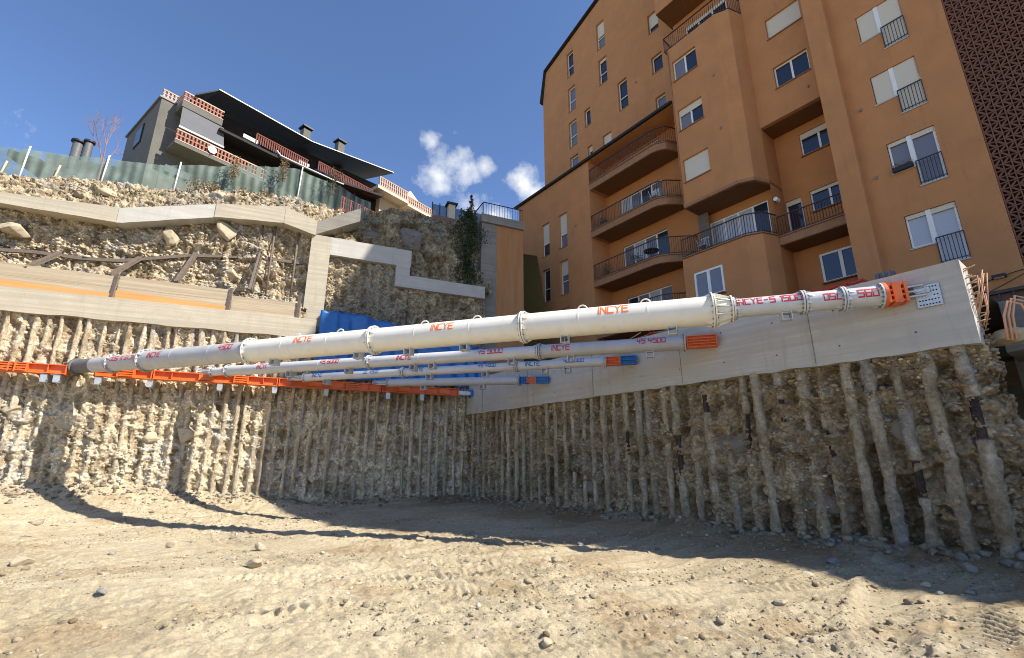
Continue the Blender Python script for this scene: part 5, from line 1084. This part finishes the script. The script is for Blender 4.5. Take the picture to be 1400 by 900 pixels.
for (s, z0, z1) in ((10.5, 27.2, 29.35), (13.8, 28.0, 30.0)):
    m = MB(); m.box(G, s-.32, s+.32, -2.6, -2.0, z0-1.2, z1-.25); k_ = m.build('chimney', M_HGREY, ch); m = MB(); m.box(G, s-.44, s+.44, -2.75, -1.85, z1-.12, z1+.02); m.box(G, s-.26, s+.26, -2.5, -2.1, z1-.25, z1-.12); c_ = m.build('chimney_cap', M_BLACK, None); c_.parent = k_
    for v_ in c_.data.vertices: v_.co -= Vector(ch.location)
# cream and yellow neighbour with two stepped balconies
yh = thing('balcony_house', G.P(18.5, -2, 17.5), 'cream house with terracotta balconies at the right end of the grey chalet', 'house')
m = MB(); m.box(G, 16.75, 19.4, -5, .3, 15.5, 24.95); m.build('cream_wall', M_CREAM, yh); m = MB(); m.box(G, 19.4, 22.3, -5, .2, 15.5, 25.0); m.build('yellow_wall', M_YELL, yh)
m = MB(); m.box(G, 15.6, 19.0, .0, 1.5, 24.75, 25.05); m.box(G, 19.0, 22.6, .0, 1.5, 24.55, 24.8); m.build('balcony_slab', M_CREAM, yh)
m = MB(); baluster(m, G, 15.7, 19.0, 1.5, 25.05, 25.95, .24); baluster(m, G, 19.0, 22.6, 1.5, 24.82, 25.55, .24); m.build('balustrade', [M_PINK, M_PINK], yh)
m = MB(); baluster(m, G, 12.2, 16.2, 1.45, 21.2, 22.3, .22); m.box(G, 12, 16.4, .0, 1.5, 21.0, 21.2, 0); m.build('lower_balustrade', [mat('red_block', (.42, .07, .05), (.5, .1, .07), .8, 6), M_TERRA], yh)
m = MB(); m.add([G.P(18.9, .6, 26.0), G.P(20.0, .6, 26.9), G.P(21.4, .6, 26.0), G.P(18.9, -4, 26.0), G.P(20.0, -4, 26.9), G.P(21.4, -4, 26.0)], [(0, 1, 4, 3), (1, 2, 5, 4), (0, 2, 1), (3, 4, 5), (0, 3, 5, 2)]); m.build('dormer', M_CREAM, yh)
m = MB(); m.box(G, 21.7, 22.3, -1.6, -1.0, 25, 26.5); m.box(G, 21.6, 22.4, -1.7, -.9, 26.5, 26.65); m.build('chimney', M_HDARK, yh)
# brick parapet wall, capped post, blue mesh fence along the upper street
zz_ = 15.6
def bh(px, py, o): s, z = B.hit(px, py, o); return s, z
t = thing('street_fence', B.P(1, -6.5, 16), 'blue grey mesh fence along the upper street between the house and the railing', 'fence')
sA, zA_ = bh(590, 300, -6.5); sB, zB_ = bh(668, 303, -6.5); _, zC_ = bh(612, 283, -6.5); m = MB(); m.box(B, sB, sA, -6.52, -6.5, zA_-.1, zC_)
netm = bpy.data.materials.new('blue_mesh'); netm.use_nodes = True; netm.node_tree.nodes['Principled BSDF'].inputs['Base Color'].default_value = (.10, .17, .28, 1); netm.node_tree.nodes['Principled BSDF'].inputs['Alpha'].default_value = .62
m.build('mesh_panel', netm, t)
m = MB()
for i in range(9): s = lerp(sB, sA, i/8); m.box(B, s-.03, s+.03, -6.48, -6.42, zA_-.3, zC_+.1)
m.build('fence_posts', M_RAILB, t)
s, z = bh(617, 282, -6.2); t = thing('gate_pillar', B.P(s, -6.2, z-2), 'cream pillar with dark cap standing in the street fence', 'pillar'); m = MB(); m.box(B, s-.22, s+.22, -6.4, -5.98, z-2.2, z); m.build('shaft', M_CREAM, t); m = MB(); m.box(B, s-.36, s+.36, -6.52, -5.86, z, z+.12); m.box(B, s-.18, s+.18, -6.36, -6.02, z+.12, z+.2); m.build('cap', M_BLACK, t)
m = MB(); rough_beam(m, B, (sB-.5, sA+.2), -5.0, -5.4, lambda s: zA_-.45, lambda s: 12.5, .4, .02, 77); tag(m.build('parapet_wall', mat('brown_parapet', (.20, .12, .085), (.27, .17, .12), .9, 4), smooth='auto'), 'low brown parapet wall below the blue grey street fence', 'wall', None, 'thing')
# far left: chimneys, roof, bare twig tree
t = thing('twin_chimney_roof', B.P(30, -14, 19), 'distant roof with two capped grey chimneys beyond the green fence', 'house')
for px in (108, 123):
    s, z1 = B.hit(px, 194, -14); _, z0 = B.hit(px, 214, -14); m = MB(); m.tube([B.P(s, -14, z0-1), B.P(s, -14, z1-.15)], .27 if px == 108 else .22, 14); m.build('chimney', M_DGREY, t, smooth='auto'); m = MB(); m.tube([B.P(s, -14, z1-.1), B.P(s, -14, z1+.02)], .38 if px == 108 else .3, 14); m.build('chimney_cap', M_BLACK, t, smooth='auto')
sa, za = B.hit(96, 214, -14); sb, zb = B.hit(170, 218, -14); m = MB(); m.box(B, sb-1, sa+1.0, -16, -13.8, za-2.5, za-.2); m.build('roof_body', M_DGREY, t)
sa, za = B.hit(12, 203, -13); sb, zb = B.hit(60, 203, -13); m = MB(); m.quad8([B.P(sb, -13, za-.5), B.P(sa, -13, za-.5), B.P(sa, -17, za+.2), B.P(sb, -17, za+.2)], [B.P(sb, -13, za-.3), B.P(sa, -13, za-.05), B.P(sa, -17, za+.4), B.P(sb, -17, za+.3)]); tag(m.build('roof_edge', M_ROOF), 'dark sliver of a distant roof showing above the green fence', 'roof', None, 'thing')
def limbs(mb, p, d, ln, r, dep, spread=.5):
    q = p+d*ln; mb.tube([p, q], [r, r*.65], 5, cap=False)
    if dep == 0: return [q]
    out_ = []
    for _ in range(random.choice((2, 3))): out_ += limbs(mb, q, (d+Vector((random.gauss(0, spread), random.gauss(0, spread), random.gauss(.1, spread*.7)))).normalized(), ln*random.uniform(.6, .85), r*.6, dep-1, spread)
    return out_
s, z = B.hit(143, 212, -10); t = thing('bare_tree', B.P(s, -10, z-1.5), 'small leafless reddish tree behind the green fence', 'tree'); m = MB(); limbs(m, Vector(B.P(s, -10, z-2)), Vector((0, 0, 1)), 1.4, .06, 5, .35); m.build('branches', mat('reddish_twigs', (.24, .12, .10), (.34, .2, .17), .8), t)
# weeds on the stone bank
for k, (px, py, w_, h_, lf, lb) in enumerate([(75, 270, .9, .35, M_LEAFG, 'green weed tuft on the stones at the left below the fence'), (185, 270, 1.2, .5, M_LEAFG, 'green bush spilling over the stones where the beam bends'), (215, 272, 1.1, .45, M_LEAFG, 'straggly green weeds beside the bend of the upper beam'), (268, 262, .9, .8, M_DRY, 'dry brown weeds below the fence left of the grey boulder'),
                                                   (318, 245, .5, 1.4, M_DRY, 'tall dry plant climbing the fence between two posts'), (335, 268, 1.2, .5, M_DRY, 'low dry bush right of the grey boulder'), (386, 250, .45, 1.5, M_DRY, 'tall dry stalk against the net near the last white post'), (455, 262, .8, 1.5, M_LEAFD, 'dark shrub growing through the shaded end of the fence'),
                                                   (245, 270, .7, .5, M_DRY, 'small dry tuft directly under a white fence post'), (290, 262, .7, .6, M_DRY, 'dry tuft behind the grey boulder'), (365, 268, .8, .4, M_DRY, 'dry tuft between boulder and last white post')]):
    s, z = B.hit(px, py, -2.55); plant(B, s, -2.55, z-.25, h_, w_, lb, 260, 'weed_clump', lf, 'weeds', False, 'weeds on the stone bank', ls=.055)
# small conifer and ivy beside the retaining wall
t = thing('conifer', B.P(-.6, -2.9, 14.6), 'small dark conifer rising against the clouds left of the railing', 'tree')
s, zt_ = B.hit(645, 268, -2.9); zb_ = zt_-2.6; m = MB(); m.tube([B.P(s, -2.9, zb_-.8), B.P(s, -2.9, zt_)], [.07, .01], 6); m.build('trunk', M_BARK, t); m = MB()
for i in range(15):
    f_ = i/14; z = lerp(zb_-.2, zt_-.1, f_); r = .70*(1-f_)+.08
    for q in range(7):
        a = random.uniform(0, 6.28); L_ = r*random.uniform(.6, 1.1); tip = Vector(B.P(s+math.cos(a)*L_, -2.9+math.sin(a)*L_, z+.12*random.random()-.05)); c0 = Vector(B.P(s, -2.9, z+.1)); m.bar(c0, tip, .012, .012)
        for w2 in range(16):
            p = c0.lerp(tip, random.uniform(.25, 1.05)); d = Vector((random.gauss(0, 1), random.gauss(0, 1), random.gauss(0, .7))).normalized()*.10; e = d.cross(Vector((random.gauss(0, 1), random.gauss(0, 1), random.gauss(0, 1)))).normalized()*.015; m.add([p-d*.2-e, p-d*.2+e, p+d+e*.2, p+d-e*.2], [(0, 1, 2, 3)])
m.build('crown', M_LEAFD, t, fix=False)
t = thing('ivy', B.P(-.5, -1.6, 10), 'dark ivy hanging down between the masonry and the stained retaining wall', 'plant'); m = MB(); m2 = MB()
for i in range(9):
    s_ = random.uniform(-1.0, .5); m2.tube([B.P(s_+.1*math.sin(j*1.7+i), -1.9+.1*math.cos(j*2.3+i)+.02*i, 14.9-j*.75) for j in range(7)], .015, 5)
m2.build('stems', M_BARK, t)
for i in range(3200):
    zf = random.random()**1.2; z = lerp(15.2, 10.4, zf); wdt = lerp(1.5, .6, zf)*(.7+.5*math.sin(z*2.4)); s_ = -.25+random.gauss(0, .38)*wdt; s_ += .5*max(0, random.gauss(0, .5)); c = Vector(B.P(s_, -1.75+.35*random.random(), z)); d = Vector((random.gauss(0, 1), random.gauss(0, 1), random.gauss(0, 1))).normalized()*.06; e = d.cross(Vector((random.gauss(0, 1), random.gauss(0, 1), random.gauss(0, 1)))).normalized()*.04
    m.add([c-d, c+e, c+d, c-e], [(0, 1, 2, 3)])
m.build('foliage', M_LEAFD, t, fix=False)

# ------------------------------------------------------------ loose stones
n = 75000
xx = rng.uniform(-15, 12, n); yy = 3.6+19*rng.random(n)**1.15
keep = ((R.O[0]-xx)*-R.n[0]+(R.O[1]-yy)*-R.n[1] > .1) & ((B.O[0]-xx)*-B.n[0]+(B.O[1]-yy)*-B.n[1] > .1)
dens_ = fbm(xx*.4, yy*.8, oct=4, seed=500)+.35*np.exp(-((yy-.2*xx-9.8)/1.4)**2)+.15; keep &= rng.random(n) < np.clip(.18+1.3*dens_, .03, 1); xx, yy = xx[keep], yy[keep]; n = len(xx)
sz = .007+.016*rng.random(n)**2.4+np.where(rng.random(n) > .97, rng.uniform(.01, .045, n), 0)
zz_g = ground_z(xx, yy)[0]+sz*.25; cc = mixc((.34, .27, .175), (.68, .60, .45), rng.random(n)); gm = rng.random(n) < .06; cc[gm] = (.36, .35, .33)
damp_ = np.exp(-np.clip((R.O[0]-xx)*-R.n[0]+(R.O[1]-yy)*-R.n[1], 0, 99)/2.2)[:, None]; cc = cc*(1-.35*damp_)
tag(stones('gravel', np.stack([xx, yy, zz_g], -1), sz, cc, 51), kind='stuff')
# rubble at the toes of the two walls
def toe(fr, s0, s1, n, seed, smax=.10):
    rg_ = np.random.default_rng(seed); s = rg_.uniform(s0, s1, n); o = .05+np.abs(rg_.normal(0, .38, n)); x = fr.O[0]+s*fr.e[0]+o*fr.n[0]; y = fr.O[1]+s*fr.e[1]+o*fr.n[1]; sz = .02+smax*rg_.random(n)**3.0
    cc = mixc((.22, .165, .10), (.42, .36, .27), rg_.random(n)); g_ = rg_.random(n) < .25; cc[g_] = (.34, .31, .26); return np.stack([x, y, ground_z(x, y)[0]+sz*.2], -1), sz, cc
a, b = toe(R, .2, 17.6, 600, 5, .11), toe(B, .2, 17, 1000, 6, .08)
tag(stones('rubble', np.concatenate([a[0], b[0]]), np.concatenate([a[1], b[1]]), np.concatenate([a[2], b[2]]), 52), kind='stuff')
def gp(px, py):
    r = raydir(px, py); t = 10.
    for _ in range(12): x, y = r[0]*t, r[1]*t; zg_ = float(ground_z(np.array([x]), np.array([y]))[0][0]); t = (zg_-CAM_Z)/r[2]
    return r[0]*t, r[1]*t, zg_
for k, (px, py, r_, m_, lb) in enumerate([(1034, 859, .085, M_BOULD, 'blue grey stone lying alone in the sunlit foreground'), (748, 882, .085, M_BOULDB, 'pale buff stone at the bottom middle in a dark hollow'), (1068, 828, .10, M_BOULDB, 'flat whitish stone near the long rut'), (1003, 798, .07, M_BOULDB, 'brown clod, left one of the pair near the shadow edge'), (1018, 797, .05, M_BOULDB, 'small brown clod just right of its larger twin'), (1104, 790, .11, M_BOULDB, 'white stone lying on the shadow edge'),
                                          (356, 752, .17, M_BOULDB, 'buff stone in the rubble left of the middle'), (348, 776, .20, M_BOULDB, 'broad flat buff stone with dark rubble round it'), (235, 748, .16, M_BOULDB, 'wedge shaped pale stone on the left side'), (50, 717, .2, M_BOULDB, 'pale stone near the toe of the sunlit wall, far left'), (22, 728, .24, M_BOULDB, 'low flat pale stone at the left edge'), (28, 772, .22, M_BOULDB, 'brownish stone half buried at the left edge'), (75, 719, .12, M_BOULDB, 'small pale stone below the big shadow'),
                                          (1138, 770, .13, M_BOULD, 'grey stone in the shade left of the dark piles'), (1278, 746, .14, M_BOULD, 'upright grey stone at the foot of the shaded wall'), (1265, 803, .09, M_BOULDB, 'pale stone in shade right of the middle'), (794, 747, .10, M_BOULD, 'grey stone right where the prop shadow ends'), (832, 746, .08, M_BOULDB, 'small pale stone just inside the shade edge'), (760, 768, .13, M_BOULDB, 'dark clod on the sunlit graded earth'), (575, 740, .13, M_BOULDB, 'pale stone in the sunlit band between two shadows'),
                                          (140, 811, .08, M_BOULD, 'little grey stone on the smooth sand at the left'), (905, 800, .06, M_BOULDB, 'small buff stone on the graded earth in the middle'), (640, 812, .05, M_BOULDB, 'very small stone between the tyre tracks'), (496, 794, .09, M_BOULDB, 'brown clod at the start of the tyre track'), (930, 880, .09, M_BOULDB, 'rough earth clod at the bottom right of the middle')]):
    x, y, z = gp(px, py); boulder(W, x, y, z+r_*.25, r_, r_*.8, r_*.62, 900+k, m_, tag(thing('stone', (x, y, z), lb, 'stone', 'loose stones on the pit floor')), random.uniform(-.3, .3), 'stone_body')
